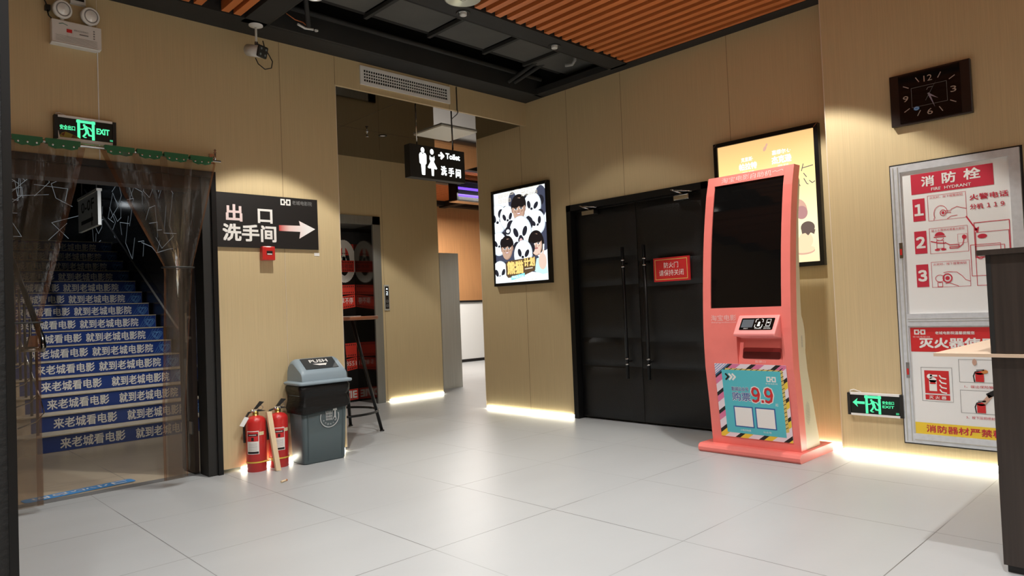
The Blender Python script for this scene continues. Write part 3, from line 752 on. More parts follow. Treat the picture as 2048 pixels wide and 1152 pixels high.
# toilet sign
TY = .12
t = thing('toilet_sign', (-1.09, TY, HD), 'black hanging lightbox with white toilet figures and text', 'sign')
fr = F((-1.42, TY, 2.347))
MB().fbox(fr, 0, .655, 0, .308, -.09, 0, BLACK).build('box', t, .004)
b = MB(); c = .0012; k = .0
def tp(px, pz): return ((px - 60) / (770 - 60) * .655, None)
b.ell(fr, .145, .262, .021, .026, SIGNW, c)
b.poly(fr, [(.103, .215), (.115, .235), (.132, .238), (.145, .222), (.158, .238), (.176, .235), (.188, .215), (.186, .14), (.172, .125), (.166, .03), (.148, .028), (.13, .03), (.122, .125), (.106, .14)], SIGNW, c)
b.ell(fr, .253, .258, .021, .026, SIGNW, c)
b.poly(fr, [(.228, .225), (.24, .2), (.253, .212), (.266, .2), (.278, .225), (.284, .19), (.272, .165), (.31, .105), (.3, .095), (.272, .1), (.268, .03), (.244, .03), (.24, .1), (.21, .098), (.198, .108), (.234, .165), (.222, .19)], SIGNW, c)
b.line(fr, [(.335, .235), (.375, .235)], .018, SIGNW, c).line(fr, [(.362, .262), (.392, .235), (.362, .208)], .02, SIGNW, c)
b.text(fr, 'Toilet', .418, .212, .594, .268, SIGNW, c, .04)
b.text(fr, '洗', .355, .048, .425, .138, SIGNW, c, .03).text(fr, '手', .445, .045, .515, .132, SIGNW, c, .03).text(fr, '间', .535, .042, .60, .128, SIGNW, c, .03)
b.build('glowing_symbols', t)
for x in (.115, .545): MB().tube([fr.p(x, .3, -.045), fr.p(x, HD + .02 - 2.347, -.045)], .007, CHROME, 8).build('hanging_rod', t)
b = MB(); b.tube([(-.942, -.006, 3.235), (-.942, -.006, 3.01), (-.93, -.004, 2.995), (-.9, .05, 2.99), (-.885, .15, 2.97), (-.88, .15, 2.67)], .005, BLACK, 6)
tag(b.build('sign_cable', origin=(-.94, 0, 3.1)), 'dark cable running down the header to the toilet sign', 'cable')
# corridor ceiling fixtures
tag(MB().box(-.724, -.24, .515, .995, HD + .004, HD + .0195, mat('ivory_panel', rgb(246, 244, 232), .5)).build('ceiling_panel', origin=(-.48, .75, HD)), 'square ivory panel fixed to the dark mirror ceiling of the corridor', 'ceiling panel')
for x, y, l in ((-1.18, 1.2, 'small chrome sprinkler head under the dark mirror ceiling, nearer the wall edge'),):
    tag(MB().lathe([(.016, .02), (.018, .015), (.006, .012), (.006, -.03), (.018, -.032), (.018, -.036), (.001, -.037)], CHROME, (x, y, HD), seg=14).build('sprinkler', origin=(x, y, HD)), l, 'sprinkler')
t = thing('downlight', (-.95, 1.25, HD + .02), 'lit downlight in the dark mirror ceiling near the lift', 'downlight', 'ceiling downlights')
MB().lathe([(.042, .0), (.045, -.004), (.036, -.006), (.03, .0)], BLACK, (-.95, 1.25, HD + .02), seg=20, capb=False, capt=False).build('trim_ring', t)
MB().lathe([(.028, -.001), (.001, -.001)], PRW, (-.95, 1.25, HD + .02), seg=16, capb=False, capt=False).build('reflector', t)

# ================================================================== LIFT
b = MB()
b.box(-.455, -.345, EY - .02, EY + .01, 0, 2.305, DSTEEL).box(-1.46, -.345, EY - .02, EY + .01, 2.205, 2.305, DSTEEL).box(-1.46, -1.35, EY - .02, EY + .01, 0, 2.205, DSTEEL)
b.box(-.46, -.455, EY, 2.72, 0, 2.205, mat('jamb_mirror', rgb(110, 108, 104), .12, 1)).box(-1.35, -.455, EY, 2.72, 2.20, 2.205, DSTEEL)
struct(b.build('trim_lift'))
FILMRED = mat('film_red', rgb(216, 62, 48), .4)
t = thing('lift_door', (-.9, 2.72, 0), 'lift door covered with a red filmstrip and reel print', 'lift door')
fr = F((-.455, 2.72, 0))
MB().fbox(fr, -.9, 0, .0, 2.2, -.04, 0, mat('lift_black', rgb(18, 16, 17), .18)).build('panel', t)
b = MB(); c = .001
b.ring(fr, -.155, 1.78, .125, .225, .085, PRW, c, 40)
b.ell(fr, -.155, 1.78, .04, .06, PRW, c)
for a in (90, 210, 330): b.line(fr, [(-.155, 1.78), (-.155 + .12 * math.cos(R(a)), 1.78 + .22 * math.sin(R(a)))], .045, PRW, c)
def film(z0, z1, sk, txt=None, tx=None, off=.002, x0=-.9):
    b.poly(fr, [(x0, z0 - sk), (-.012, z0), (-.012, z1), (x0, z1 - sk)], FILMRED, off)
    x = -.03
    while x > x0 + .02:
        dz = -sk * (-x) / .9
        for z in (z0 + .022, z1 - .022): b.rect(fr, x - .012, z + dz - .009, x, z + dz + .009, PRB, off + .0006)
        x -= .026
film(1.86, 2.0, .02, off=.0005); film(1.645, 1.79, .0, off=.003); film(1.365, 1.484, .03); film(1.20, 1.36, .12)
film(.57, .745, .02); film(.415, .565, .12); film(.03, .165, .03)
b.text(fr, '到老城', -.22, 1.69, -.03, 1.745, SALDARK, .0042, .02)
b.text(fr, '享不停', -.22, 1.24, -.045, 1.32, PRW, .0035, .01)
b.text(fr, '5 8551', -.235, .46, -.025, .515, PRW, .0035, .01)
b.text(fr, 'MOVIE', -.43, .05, -.03, .145, PRW, .0035, .05)
b.build('film_print', t)
t = thing('lift_call_panel', (-.27, EY, 1.14), 'lift call panel with lit floor number and two buttons', 'call panel')
fr = FA(-.312, 1.137, EY)
MB().fbox(fr, 0, .078, 0, .32, 0, .012, STEEL).build('plate', t, .004)
b = MB(); b.fbox(fr, .012, .066, .02, .30, .012, .014, PRB); fa = b.build('black_face', t)
b = MB(); dg = glow('display_glow', (.85, .95, 1, 1), 1.6)
b.text(fr, '２', .026, .205, .052, .24, dg, .0146, .03).rect(fr, .026, .192, .052, .197, dg, .0146).build('floor_digit', fa); b = MB(); b.poly(fr, [(.028, .26), (.05, .26), (.05, .272), (.039, .282), (.028, .272)], dg, .0146)
b.build('direction_arrow', fa)
for z in (.06, .115):
    MB().ring(fr, .039, z, .016, .016, .005, PRG, .0146, 20).ell(fr, .039, z, .006, .006, PRG, .0146, n=12).build('button', fa)
# stainless panel beyond
tag(MB().box(.93, 1.275, 2.74, 2.80, 0, 1.93, STEEL).build('steel_panel', origin=(1.1, 2.77, 0)), 'tall plain stainless steel panel standing beyond the lift wall', 'panel')
# white counter
t = thing('service_counter', (5.5, 6.4, 0), 'white-fronted counter with black top edge in the far room', 'counter')
MB().box(3.4, 8, 6.36, 6.58, .06, 1.27, WHITEP).build('front', t)
MB().box(3.4, 8, 6.33, 6.59, 1.27, 1.31, PRB).build('top', t)
MB().box(3.4, 8, 6.35, 6.58, 0, .06, PRB).build('plinth', t)
# violet light frame
t = thing('light_frame', (3.0, 4, 3.0), 'hanging frame with two glowing violet tubes in the far room', 'light frame')
b = MB(); b.box(2.33, 5, 3.98, 4.2, 2.96, 2.985, CHROME).box(2.33, 2.36, 3.98, 4.2, 2.98, 3.33, BLACKM).box(2.33, 5, 4.18, 4.2, 2.98, 3.33, VOID).box(2.33, 5, 3.98, 4.2, 3.30, 3.34, BLACKM)
b.build('frame', t)
vg = glow('violet_glow', (.2, .08, 1, 1), 1.6)
for z in (3.08, 3.20): MB().tube([(2.38, 4.08, z), (4.9, 4.08, z)], .022, vg, 8).build('tube', t)

# ================================================================== FLOOR ITEMS BY THE LEFT WALL
def extinguisher(cx, cy, rz, lab, label, tag_):
    t = thing('fire_extinguisher', (cx, cy, 0), label, 'fire extinguisher', 'red extinguishers on the floor')
    r = .0705; ca, sa = math.cos(rz), math.sin(rz)
    def P(a, d, z): return Vector((cx + a * ca - d * sa, cy + a * sa + d * ca, z))
    MB().lathe([(r * .93, 0), (r * .97, .004), (r * .97, .035), (r, .04), (r, .425), (r * .93, .45), (r * .7, .468), (r * .32, .478), (.02, .48)], RED, (cx, cy, 0), seg=32).build('cylinder', t)
    MB().lathe([(r + .0025, .078), (r + .004, .083), (r + .0025, .09)], YEL, (cx, cy, 0), seg=32, capb=False, capt=False).build('yellow_band', t)
    b = MB(); b.lathe([(.02, .48), (.022, .5), (.016, .52)], BRASS, (cx, cy, 0), seg=14).box(cx - .018, cx + .018, cy - .014, cy + .014, .51, .53, CHROME)
    b.build('valve', t)
    b = MB(); b.hexa([P(-.012, -.01, .535), P(.012, -.01, .535), P(.012, .01, .535), P(-.012, .01, .535)], [P(.03, -.01, .60), P(.062, -.01, .592), P(.062, .01, .592), P(.03, .01, .60)], BLACK)
    b.hexa([P(-.012, -.01, .515), P(.02, -.01, .512), P(.02, .01, .512), P(-.012, .01, .515)], [P(.02, -.01, .53), P(.07, -.01, .515), P(.07, .01, .515), P(.02, .01, .53)], BLACK)
    b.build('lever', t)
    MB().tube([P(.035 + .018 * math.cos(a), 0, .545 + .018 * math.sin(a)) for a in [2 * math.pi * k / 14 for k in range(15)]], .0022, CHROME, 6).build('safety_pin', t)
    MB().lathe([(.013, 0), (.013, .012), (.001, .014)], CHROME, P(-.02, -.01, .52), (-.6, -.8, 0), 14).build('gauge', t)
    # hose down the back
    MB().tube([P(.0, .02, .52), P(-.05, .03, .50), P(-.078, .0, .44), P(-.08, -.012, .36), P(-.079, -.012, .25)], .0085, BLACK, 8).build('hose', t)
    # wrapped label
    b = MB(); a0, a1 = R(lab[0]), R(lab[1]); n = 14
    def wrap(z0, z1, f0, f1, m, rr):
        vs = []; fs = []
        for i in range(n + 1):
            a = a0 + (a1 - a0) * (f0 + (f1 - f0) * i / n)
            for z in (z0, z1): vs.append((cx + (r + rr) * math.cos(a), cy + (r + rr) * math.sin(a), z))
        for i in range(n): fs.append((2 * i, 2 * i + 2, 2 * i + 3, 2 * i + 1))
        b.add(vs, fs, m, True)
    wrap(.155, .355, 0, 1, PRW, .001); wrap(.265, .348, .05, .95, REDP, .0016); wrap(.31, .33, .1, .9, PRB, .002); wrap(.318, .323, .2, .8, PRW, .0024)
    wrap(.27, .3, .4, .6, PRB, .002); wrap(.16, .178, .05, .95, PRB, .0016)
    for k in range(6): wrap(.19 + k * .011, .192 + k * .011, .15, .85, PRG, .0016)
    b.build('paper_label', t)
    b = MB(); a0, a1 = R(lab[1] + 2), R(lab[1] + 32); wrap(.315, .345, 0, 1, mat('cream_sticker', rgb(226, 214, 170), .5), .001); b.build('sticker', t)
    t.scale = (1, 1, .83)
    if tag_:
        b = MB(); b.hexa([P(-.105, -.05, .405), P(-.075, -.055, .395), P(-.075, -.053, .395), P(-.105, -.048, .405)], [P(-.07, -.035, .478), P(-.04, -.04, .468), P(-.04, -.038, .468), P(-.07, -.033, .478)], WHITEP); b.build('paper_tag', t)
extinguisher(-3.026, -.082, R(-30), (190, 262), 'red extinguisher with white paper tag, next to the stairwell opening', True)
extinguisher(-2.856, -.082, R(-10), (215, 282), 'red extinguisher between the wooden batten and the grey bin', False)
b = MB(); b.tube([(-3.02 + .155 * s_, -.158 + .012 * math.sin(3.14 * s_), .069) for s_ in (0, .25, .5, .75, 1)], .004, YEL, 6)
b.lathe([(.004, 0), (.012, .006), (.004, .012)], YEL, (-2.945, -.158, .068), (1, 0, 0), 8)
tag(b.build('yellow_strap', origin=(-2.94, -.15, .08)), 'yellow strap knotted between the two red extinguishers', 'strap')
b = MB(); d = Vector((-.026, .072, .42)); p0 = Vector((-2.933, -.232, 0))
b.hexa([p0 + Vector((-.018, -.006, .003)), p0 + Vector((.018, -.006, .0)), p0 + Vector((.018, .02, .0)), p0 + Vector((-.018, .02, .003))], [p0 + d + Vector((-.018, -.006, 0)), p0 + d + Vector((.018, -.006, 0)), p0 + d + Vector((.018, .02, 0)), p0 + d + Vector((-.018, .02, 0))], WOOD)
tag(b.build('wooden_batten', origin=tuple(p0)), 'short pale wooden batten leaning between the two red extinguishers', 'batten')

# swing bin
t = thing('waste_bin', (-2.56, -.15, 0), 'grey push-lid waste bin with black bag against the wall', 'bin')
def rrect(x0, x1, y0, y1, r, z, n=5):
    pts = []
    for cx, cy, a0 in ((x1 - r, y0 + r, -90), (x1 - r, y1 - r, 0), (x0 + r, y1 - r, 90), (x0 + r, y0 + r, 180)):
        for k in range(n + 1): a = R(a0 + 90 * k / n); pts.append((cx + r * math.cos(a), cy + r * math.sin(a), z))
    return pts
def loft(b, rings, m, smooth=True, capb=True, capt=True):
    n = len(rings[0]); vs = [p for r in rings for p in r]
    fs = [(i * n + k, i * n + (k + 1) % n, (i + 1) * n + (k + 1) % n, (i + 1) * n + k) for i in range(len(rings) - 1) for k in range(n)]
    b.add(vs, fs, m, smooth)
    base = len(b.v) - len(vs); k = b.mi(m)
    if capb: b.f.append(tuple(base + i for i in range(n))[::-1]); b.m.append(k); b.sm.append(False)
    if capt: b.f.append(tuple(base + (len(rings) - 1) * n + i for i in range(n))); b.m.append(k); b.sm.append(False)
    return b
X0, X1, Y0, Y1 = -2.735, -2.385, -.235, -.03
b = loft(MB(), [rrect(X0 + .006, X1 - .006, Y0 + .006, Y1, .03, 0), rrect(X0, X1, Y0, Y1, .03, .012), rrect(X0 - .022, X1 + .022, Y0 - .035, Y1 + .005, .035, .6)], BIN)
fr = F((0, Y0 - .002, .02), (1, 0, 0), Vector((0, -.037, .58)).normalized(), (0, -1, -.06))
b.line(fr, [(-2.70, .01), (-2.707, .4)], .006, mat('bin_rib', rgb(70, 84, 88), .45), .002); b.line(fr, [(-2.42, .01), (-2.412, .4)], .006, mat('bin_rib', (0, 0, 0, 1)), .002)
body = b.build('body', t)
WM = mat('bin_mark', rgb(190, 196, 196), .5)
b = MB(); b.ring(fr, -2.53, .315, .076, .076, .006, WM, .004, 36, 160, 380)
for k in range(5): b.line(fr, [(-2.556 + k * .011, .29), (-2.56 + k * .013, .36)], .004, WM, .004)
for k in range(3): b.line(fr, [(-2.56, .298 + .022 * k), (-2.508, .298 + .022 * k)], .004, WM, .004)
b.poly(fr, [(-2.503, .36), (-2.49, .36), (-2.49, .32), (-2.507, .285), (-2.486, .31), (-2.47, .285), (-2.478, .32), (-2.478, .36), (-2.466, .36), (-2.47, .38), (-2.5, .38)], WM, .004)
for ch, a in zip('不可回收入桶', (208, 232, 256, 280, 304, 330)):
    x, z = -2.53 + .055 * math.cos(R(a)), .315 + .055 * math.sin(R(a)); b.text(fr, ch, x - .007, z - .007, x + .007, z + .007, WM, .004, .01)
b.build('emblem', body)
# bag folded over the rim
rings = []
random.seed(3)
for k, z in enumerate((.395, .42, .46, .5, .54, .575, .595)):
    e = .012 + .010 * math.sin(k * 1.7)
    rg = rrect(X0 - .018 - e, X1 + .018 + e, Y0 - .03 - e, Y1 + .012, .04, z, 8)
    rings.append([(x + random.uniform(-.004, .004), y + random.uniform(-.004, .004), zz + .012 * math.sin(x * 21 + k) * (1 if k < 6 else .2) - (.02 if k == 0 else 0) * math.sin(x * 9)) for x, y, zz in rg])
loft(MB(), rings, BAG, True, False, False).build('bag', t)
b = loft(MB(), [rrect(X0 - .045, X1 + .045, Y0 - .062, Y1 + .012, .035, .592), rrect(X0 - .05, X1 + .05, Y0 - .066, Y1 + .014, .035, .6), rrect(X0 - .048, X1 + .048, Y0 - .064, Y1 + .014, .035, .612), rrect(X0 - .02, X1 + .02, Y0 - .04, Y1 + .0, .035, .618)], BINL)
lid = b.build('lid', t)
# domed hood with the slanted push flap
yb, yf = Y1 + .004, Y0 - .032
prof = [(yf, .618), (yf + .004, .665), (yf + .012, .682), (yf + .03, .70), (yf + .13, .772), (yf + .15, .779), (yf + .17, .780), (yb - .05, .772), (yb - .02, .745), (yb - .004, .70), (yb, .618)]
n = len(prof); xs = [X0 - .012, X0 - .004, X0 + .02, X1 - .02, X1 + .004, X1 + .012]; sc = [0, .6, 1, 1, .6, 0]
vs = []; fs = []
for x, s_ in zip(xs, (.80, .93, 1, 1, .93, .80)):
    for y, z in prof: vs.append((x, (y - (yb + yf) / 2) * (.94 + .06 * s_) + (yb + yf) / 2, .618 + (z - .618) * s_))
for i in range(len(xs) - 1):
    for k in range(n - 1): fs.append((i * n + k, i * n + k + 1, (i + 1) * n + k + 1, (i + 1) * n + k))
b = MB().add(vs, fs, BINL, True); b.add(vs[:n], [tuple(range(n))], BINL); b.add(vs[-n:], [tuple(range(n))[::-1]], BINL)
b.build('hood', lid)
va = Vector((0, .1, .072)).normalized(); fl = F((-2.56, yf + .033, .703), (1, 0, 0), va, (0, -.584, .81))
b = MB(); b.fbox(fl, -.135, .135, .0, .125, .0, .004, mat('flap_dark', rgb(48, 52, 55), .4))
b.text(fl, 'PUSH', -.075, .07, .075, .105, PRW, .0048, .03).poly(fl, [(-.06, .055), (.06, .055), (.045, .04), (.04, .03), (.03, .035), (-.01, .035)], PRW, .0048)
b.build('push_flap', lid)

# bar table
t = thing('bar_table', (-1.8, .78, 0), 'tall round bar table with wooden top and black splayed legs', 'bar table')
TC = Vector((-1.82, .80, 0))
MB().lathe([(.365, 1.05), (.37, 1.053), (.37, 1.08), (.365, 1.083)], TABLEW, TC, seg=40).build('table_top', t, label='brown wooden round top')
for a in (-43, 47, 137, 227):
    f_ = TC + Vector((.375 * math.cos(R(a)), .375 * math.sin(R(a)), 0)); tp_ = TC + Vector((.13 * math.cos(R(a)), .13 * math.sin(R(a)), 1.045))
    MB().tube([f_ + Vector((0, 0, .0)), tp_], .016, BLACKM, 10).tube([f_, f_ + Vector((0, 0, .012))], .022, BLACK, 10).build('leg', t)
MB().tube([TC + Vector((.34 * math.cos(R(a)), .34 * math.sin(R(a)), .19)) for a in range(0, 361, 10)], .011, BLACKM, 8).build('foot_ring', t)
tag(MB().box(-1.84, -1.66, .66, .80, 1.0835, 1.0895, WHITEP).build('paper_sheet', origin=(-1.75, .73, 1.083)), 'white sheet of paper on the tall bar table', 'paper')
# cigarette end on the floor
tag(MB().tube([(-3.09, -.60, .008), (-3.05, -.585, .008)], .007, WOOD, 8).tube([(-3.05, -.585, .008), (-3.04, -.581, .008)], .007, mat('tan_end', rgb(205, 120, 60), .6), 8).build('cigarette_end', origin=(-3.07, -.59, 0)), 'small pale cigarette end on the floor before the extinguishers', 'cigarette end')
# floor sticker in the stairwell
b = MB(); fr = F((-3.72, .40, 0), (-1, -.12, 0), (.12, -1, 0), (0, 0, 1))
pts = rrect(0, .66, -.04, .08, .03, 0)
b.poly(fr, [(x, y) for x, y, z in pts], LBLUE, .002)
b.text(fr, '小心台阶', .16, -.015, .62, .055, PRW, .003, .02).line(fr, [(.04, -.01), (.13, -.01), (.13, .05), (.06, .05)], .012, PRW, .003)
tag(b.build('floor_sticker', origin=(-4.0, .3, 0)), 'light blue floor sticker with white lettering at the stair entrance', 'floor sticker')
# handrail
t = thing('stair_handrail', (-3.95, 2.2, 0), 'chrome handrail with dark balusters on the stair beside the tied curtain', 'handrail')
hx = -3.955
b = MB(); b.tube([(hx, 2.02, .90), (hx, 1.99, .94), (hx, 2.03, 1.0), (hx, 2.2, 1.10), (hx, 6.5, 3.58)], .025, CHROME, 10); b.tube([(hx - .16, 2.0, .92), (hx - .02, 2.02, .915), (hx, 2.03, .93)], .022, CHROME, 10)
b.build('rail', t)
for i in range(0, 16, 1):
    y = T0 + .1 + TR * i; z = RI * (i + 1)
    MB().tube([(hx, y, z), (hx, y, z + .88)], .012, BLACKM, 6).build('baluster', t)
    if i < 9: MB().tube([(hx, y - .02, z + .4), (hx + .045, y - .03, z + .2), (hx - .02, y - .06, z + .13), (hx - .16, y - .08, z + .09)], .006, CHROME, 6).build('bracket', t)
b = MB(); b.hexa([(hx - .1, 2.06, .93), (hx - .02, 2.06, .94), (hx - .02, 2.16, .94), (hx - .1, 2.16, .93)], [(hx - .08, 2.08, 1.03), (hx - .03, 2.08, 1.03), (hx - .03, 2.12, 1.03), (hx - .08, 2.12, 1.03)], TABLEW)
tag(b.build('paper_bag', origin=(hx - .06, 2.1, .93)), 'small brown paper bundle wedged on the stair handrail', 'paper bundle')
# opposite handrail
MBt = MB().tube([(-2.46, 3.2, 1.02), (-2.46, 7.2, 3.2)], .012, PRG, 8)
tag(MBt.build('wall_rail', origin=(-2.46, 3.2, 1.0)), 'thin grey rail rising along the dark wall of the stairs', 'rail')
# hanging sign in the stairwell
t = thing('stairwell_sign', (-3.32, 3.2, 2.9), 'grey hanging sign with dark figures and arrow over the stairs', 'sign')
fr = F((-3.32, 3.63, 2.11), (0, -1, 0), (0, 0, 1), (-1, 0, 0))
MB().fbox(fr, 0, .80, 0, .345, -.03, 0, GREYSIGN).build('board', t)
MB().text(fr, '0-0F', .14, .185, .66, .30, PRB, .001, .02).build('lettering', t)
MB().line(fr, [(.14, .085), (.6, .085)], .04, PRB, .001).line(fr, [(.56, .03), (.57, .14)], .03, PRB, .001).build('arrow', t)
MB().fbox(fr, .0, .80, .345, .37, -.04, .01, WHITEP).build('top_rail', t)
for x in (.1, .7): MB().tube([fr.p(x, .36, -.015), fr.p(x, 2.6, -.015)], .006, PRG, 6).build('hanging_rod', t)
# irregular line lights in the stairwell
LL = glow('line_light', (.75, .88, 1, 1), .25)
b = MB(); random.seed(11)
fr = F((0, 7.39, 0))
def crack(fr, x0, x1, z0, z1, n):
    for _ in range(n):
        x, z = random.uniform(x0, x1), random.uniform(z0, z1); a = random.uniform(0, 360); pts = [(x, z)]
        for k in range(random.randint(2, 4)):
            a += random.choice((-110, -60, 60, 100)) + random.uniform(-20, 20); l = random.uniform(.15, .45)
            x = min(x1, max(x0, x + l * math.cos(R(a)))); z = min(z1, max(z0, z + l * math.sin(R(a)))); pts.append((x, z))
        b.line(fr, pts, .006, LL, .001)
crack(fr, -4.7, -2.5, 2.35, 3.6, 34)
tag(b.build('line_light', origin=(-3.6, 7.39, 3)), 'crazed pattern of thin white light lines on the dark wall above the stairs', 'wall light')
b = MB(); fr = F((-4.745, 2.4, 0), (0, 1, 0), (0, 0, 1), (1, 0, 0)); crack(fr, .4, 4.6, 1.9, 3.4, 24)
tag(b.build('line_light', origin=(-4.745, 4, 3)), 'crazed pattern of thin light lines on the dark side wall behind the handrail', 'wall light')
b = MB(); fr = F((-2.4215, 7.2, 0), (0, -1, 0), (0, 0, 1), (-1, 0, 0)); crack(fr, .2, 4.2, 1.95, 3.1, 26)
tag(b.build('line_light', origin=(-2.42, 5, 2.6)), 'crazed pattern of thin light lines on the dark wall opposite the handrail', 'wall light')
t = thing('stairwell_spotlight', (-2.62, 6.2, 3.05), 'small lit white spotlight above the stairs', 'spotlight')
MB().box(-2.68, -2.58, 5.9, 6.0, 2.79, 2.84, glow('spot_glow', (.9, .96, 1, 1), 3)).build('lens', t)
MB().box(-2.69, -2.57, 5.89, 6.01, 2.84, 2.9, BLACK).box(-2.57, -2.42, 5.93, 5.97, 2.86, 2.89, BLACK).build('housing', t)

# ================================================================== POSTERS
def lightbox(y0, z0, w_, h_, label, fr_w=.032):
    fr = FB(y0, z0)
    t = thing('poster_lightbox', fr.p(w_ / 2, 0, 0), label, 'poster', 'lit film posters')
    b = MB(); b.fbox(fr, 0, w_, 0, fr_w, 0, .045, BLACKM).fbox(fr, 0, w_, h_ - fr_w, h_, 0, .045, BLACKM).fbox(fr, 0, fr_w, fr_w, h_ - fr_w, 0, .045, BLACKM).fbox(fr, w_ - fr_w, w_, fr_w, h_ - fr_w, 0, .045, BLACKM)
    for a, b_ in ((fr_w * .5, h_ - fr_w * .5), (w_ - fr_w * .5, h_ - fr_w * .5)): b.line(fr, [(a - .012, b_ - .012), (a + .012, b_ + .012)], .004, CHROME, .0456)
    b.build('frame', t)
    return t, F(fr.p(fr_w, fr_w, .03), fr.u, fr.v, fr.n), w_ - 2 * fr_w, h_ - 2 * fr_w
# --- panda poster
t, fr, PW, PH = lightbox(.545, 1.345, .845, 1.04, 'lit poster of white panda heads and faces, beside the double door')
E = 1.3
gw = glow('poster_white', (.86, .93, .97, 1), E); gb = glow('poster_black', (.018, .018, .026, 1), E); gg = glow('poster_shade', (.55, .62, .68, 1), E)
gs = glow('poster_skin', (.52, .34, .25, 1), E); gs2 = glow('poster_skin2', (.74, .55, .45, 1), E); gh = glow('poster_hair', (.012, .009, .009, 1), E); gsd = glow('poster_skin_dark', (.36, .22, .16, 1), E); gd = glow('poster_navy', (.055, .062, .10, 1), E)
gy = glow('poster_gold', (.95, .68, .22, 1), E); gbr = glow('poster_brown', (.10, .06, .03, 1), E); gt = glow('poster_teal', (.25, .70, .72, 1), E); gp = glow('poster_tongue', (.62, .42, .42, 1), E)
gc = glow('poster_caption', (.62, .55, .42, 1), E); gm = glow('poster_mint', (.55, .85, .78, 1), E)
MB().fbox(fr, 0, PW, 0, PH, -.02, 0, gw).build('lit_panel', t)
b = MB(); b.clip = (0, 0, PW, PH); L_ = [.001]
def nx(): L_[0] += .00012; return L_[0]
def U(x): return (x - 62) / 508 * PW
def V(y): return PH - (y - 150) / 870 * PH          # rows of the poster sheet, top to bottom
S = PW / 508
def E_(x, y, rx, ry, m, rot=0): b.ell(fr, U(x), V(y), rx * S, ry * S * 1.08, m, nx(), rot)
def panda(x, y, r, rot=0, mouth=False):
    for sx in (-1, 1):
        ex, ey = sx * r * .82, -r * .72; ca, sa = math.cos(R(-rot)), math.sin(R(-rot))
        E_(x + ex * ca - ey * sa, y + ex * sa + ey * ca, r * .42, r * .42, gb)
    E_(x, y, r * 1.06, r * 1.06, gg, rot); E_(x - r * .03, y - r * .05, r * 1.0, r * 1.0, glow('poster_soft', (.78, .84, .87, 1), E), rot); E_(x - r * .08, y - r * .14, r * .86, r * .84, gw, rot)
    ca, sa = math.cos(R(-rot)), math.sin(R(-rot))
    for sx in (-1, 1):
        ex, ey = sx * r * .42, -r * .12
        E_(x + ex * ca - ey * sa, y + ex * sa + ey * ca, r * .2, r * .32, gb, rot - sx * 28)
    E_(x - .32 * r * sa, y + .32 * r * ca, r * .15, r * .1, gb, rot)
    if mouth:
        E_(x - .62 * r * sa, y + .62 * r * ca, r * .26, r * .24, gb, rot); E_(x - .7 * r * sa, y + .7 * r * ca, r * .15, r * .16, gp, rot)
def face(x, y, r, hair, skin, long_=False, rot=0):
    sh = gsd if skin is gs else gs
    if long_: E_(x, y - r * .05, r * 1.12, r * 1.2, hair, rot)
    E_(x, y - r * .42, r * 1.0, r * .95, hair, rot)
    for sx in (-1, 1):
        if not long_: E_(x + sx * r * .80, y + r * .12, r * .14, r * .24, sh)
    E_(x, y + r * .95, r * .42, r * .5, sh)
    E_(x + r * .03, y + r * .16, r * .80, r * 1.04, sh, rot); E_(x - r * .05, y + r * .14, r * .72, r * .98, skin, rot)
    E_(x - r * .28, y - r * .72, r * .62, r * .40, hair, rot + 18); E_(x + r * .36, y - r * .68, r * .50, r * .38, hair, rot - 26)
    if long_: E_(x - r * .1, y - r * .5, r * .7, r * .3, hair, rot)
    for sx in (-1, 1):
        E_(x + sx * r * .34, y + r * .03, r * .20, r * .085, gw); E_(x + sx * r * .34, y + r * .03, r * .095, r * .085, gb)
        E_(x + sx * r * .34, y - r * .05, r * .21, r * .03, gh, -sx * 6); E_(x + sx * r * .36, y - r * .19, r * .24, r * .05, gh, -sx * 10)
        E_(x + sx * r * .44, y + r * .38, r * .16, r * .07, sh, sx * 20)
    E_(x + r * .06, y + r * .26, r * .07, r * .22, sh); E_(x, y + r * .40, r * .17, r * .07, sh)
    E_(x, y + r * .68, r * .30, r * .09, glow('poster_lip', (.42, .17, .15, 1), E))
    if not long_: E_(x, y + r * .665, r * .22, r * .04, gw)
for x, y, rx, ry in ((110, 520, 60, 60), (520, 300, 60, 100), (540, 620, 55, 90), (120, 800, 70, 90), (330, 640, 90, 70), (250, 250, 40, 60), (440, 880, 60, 70), (230, 760, 60, 60)): E_(x, y, rx, ry, gd)
panda(95, 400, 92, -5); panda(196, 400, 74, 4); panda(440, 330, 80, -14); panda(478, 488, 74, 22)
panda(100, 640, 74, 8)
face(312, 330, 74, gh, gs)
panda(322, 565, 104, 3, True)
face(186, 690, 66, gh, gs, rot=-8); face(468, 680, 66, gh, gs2, True, 6)
panda(345, 765, 84, -10)
E_(205, 525, 30, 26, gb); E_(205, 530, 18, 12, gw)
b.poly(fr, [(U(470), V(820)), (U(540), V(800)), (U(570), V(960)), (U(440), V(980))], gm, nx())
E_(525, 850, 36, 50, gs2)
for k in (-1, 1): b.line(fr, [(U(520), V(830)), (U(515 + 22 * k), V(740))], .022, gs2, nx())
b.line(fr, [(U(515 + 22), V(740)), (U(540), V(700))], .02, gw, nx())
panda(110, 930, 80, 0); E_(430, 965, 44, 24, gd); E_(300, 1000, 250, 50, gw)
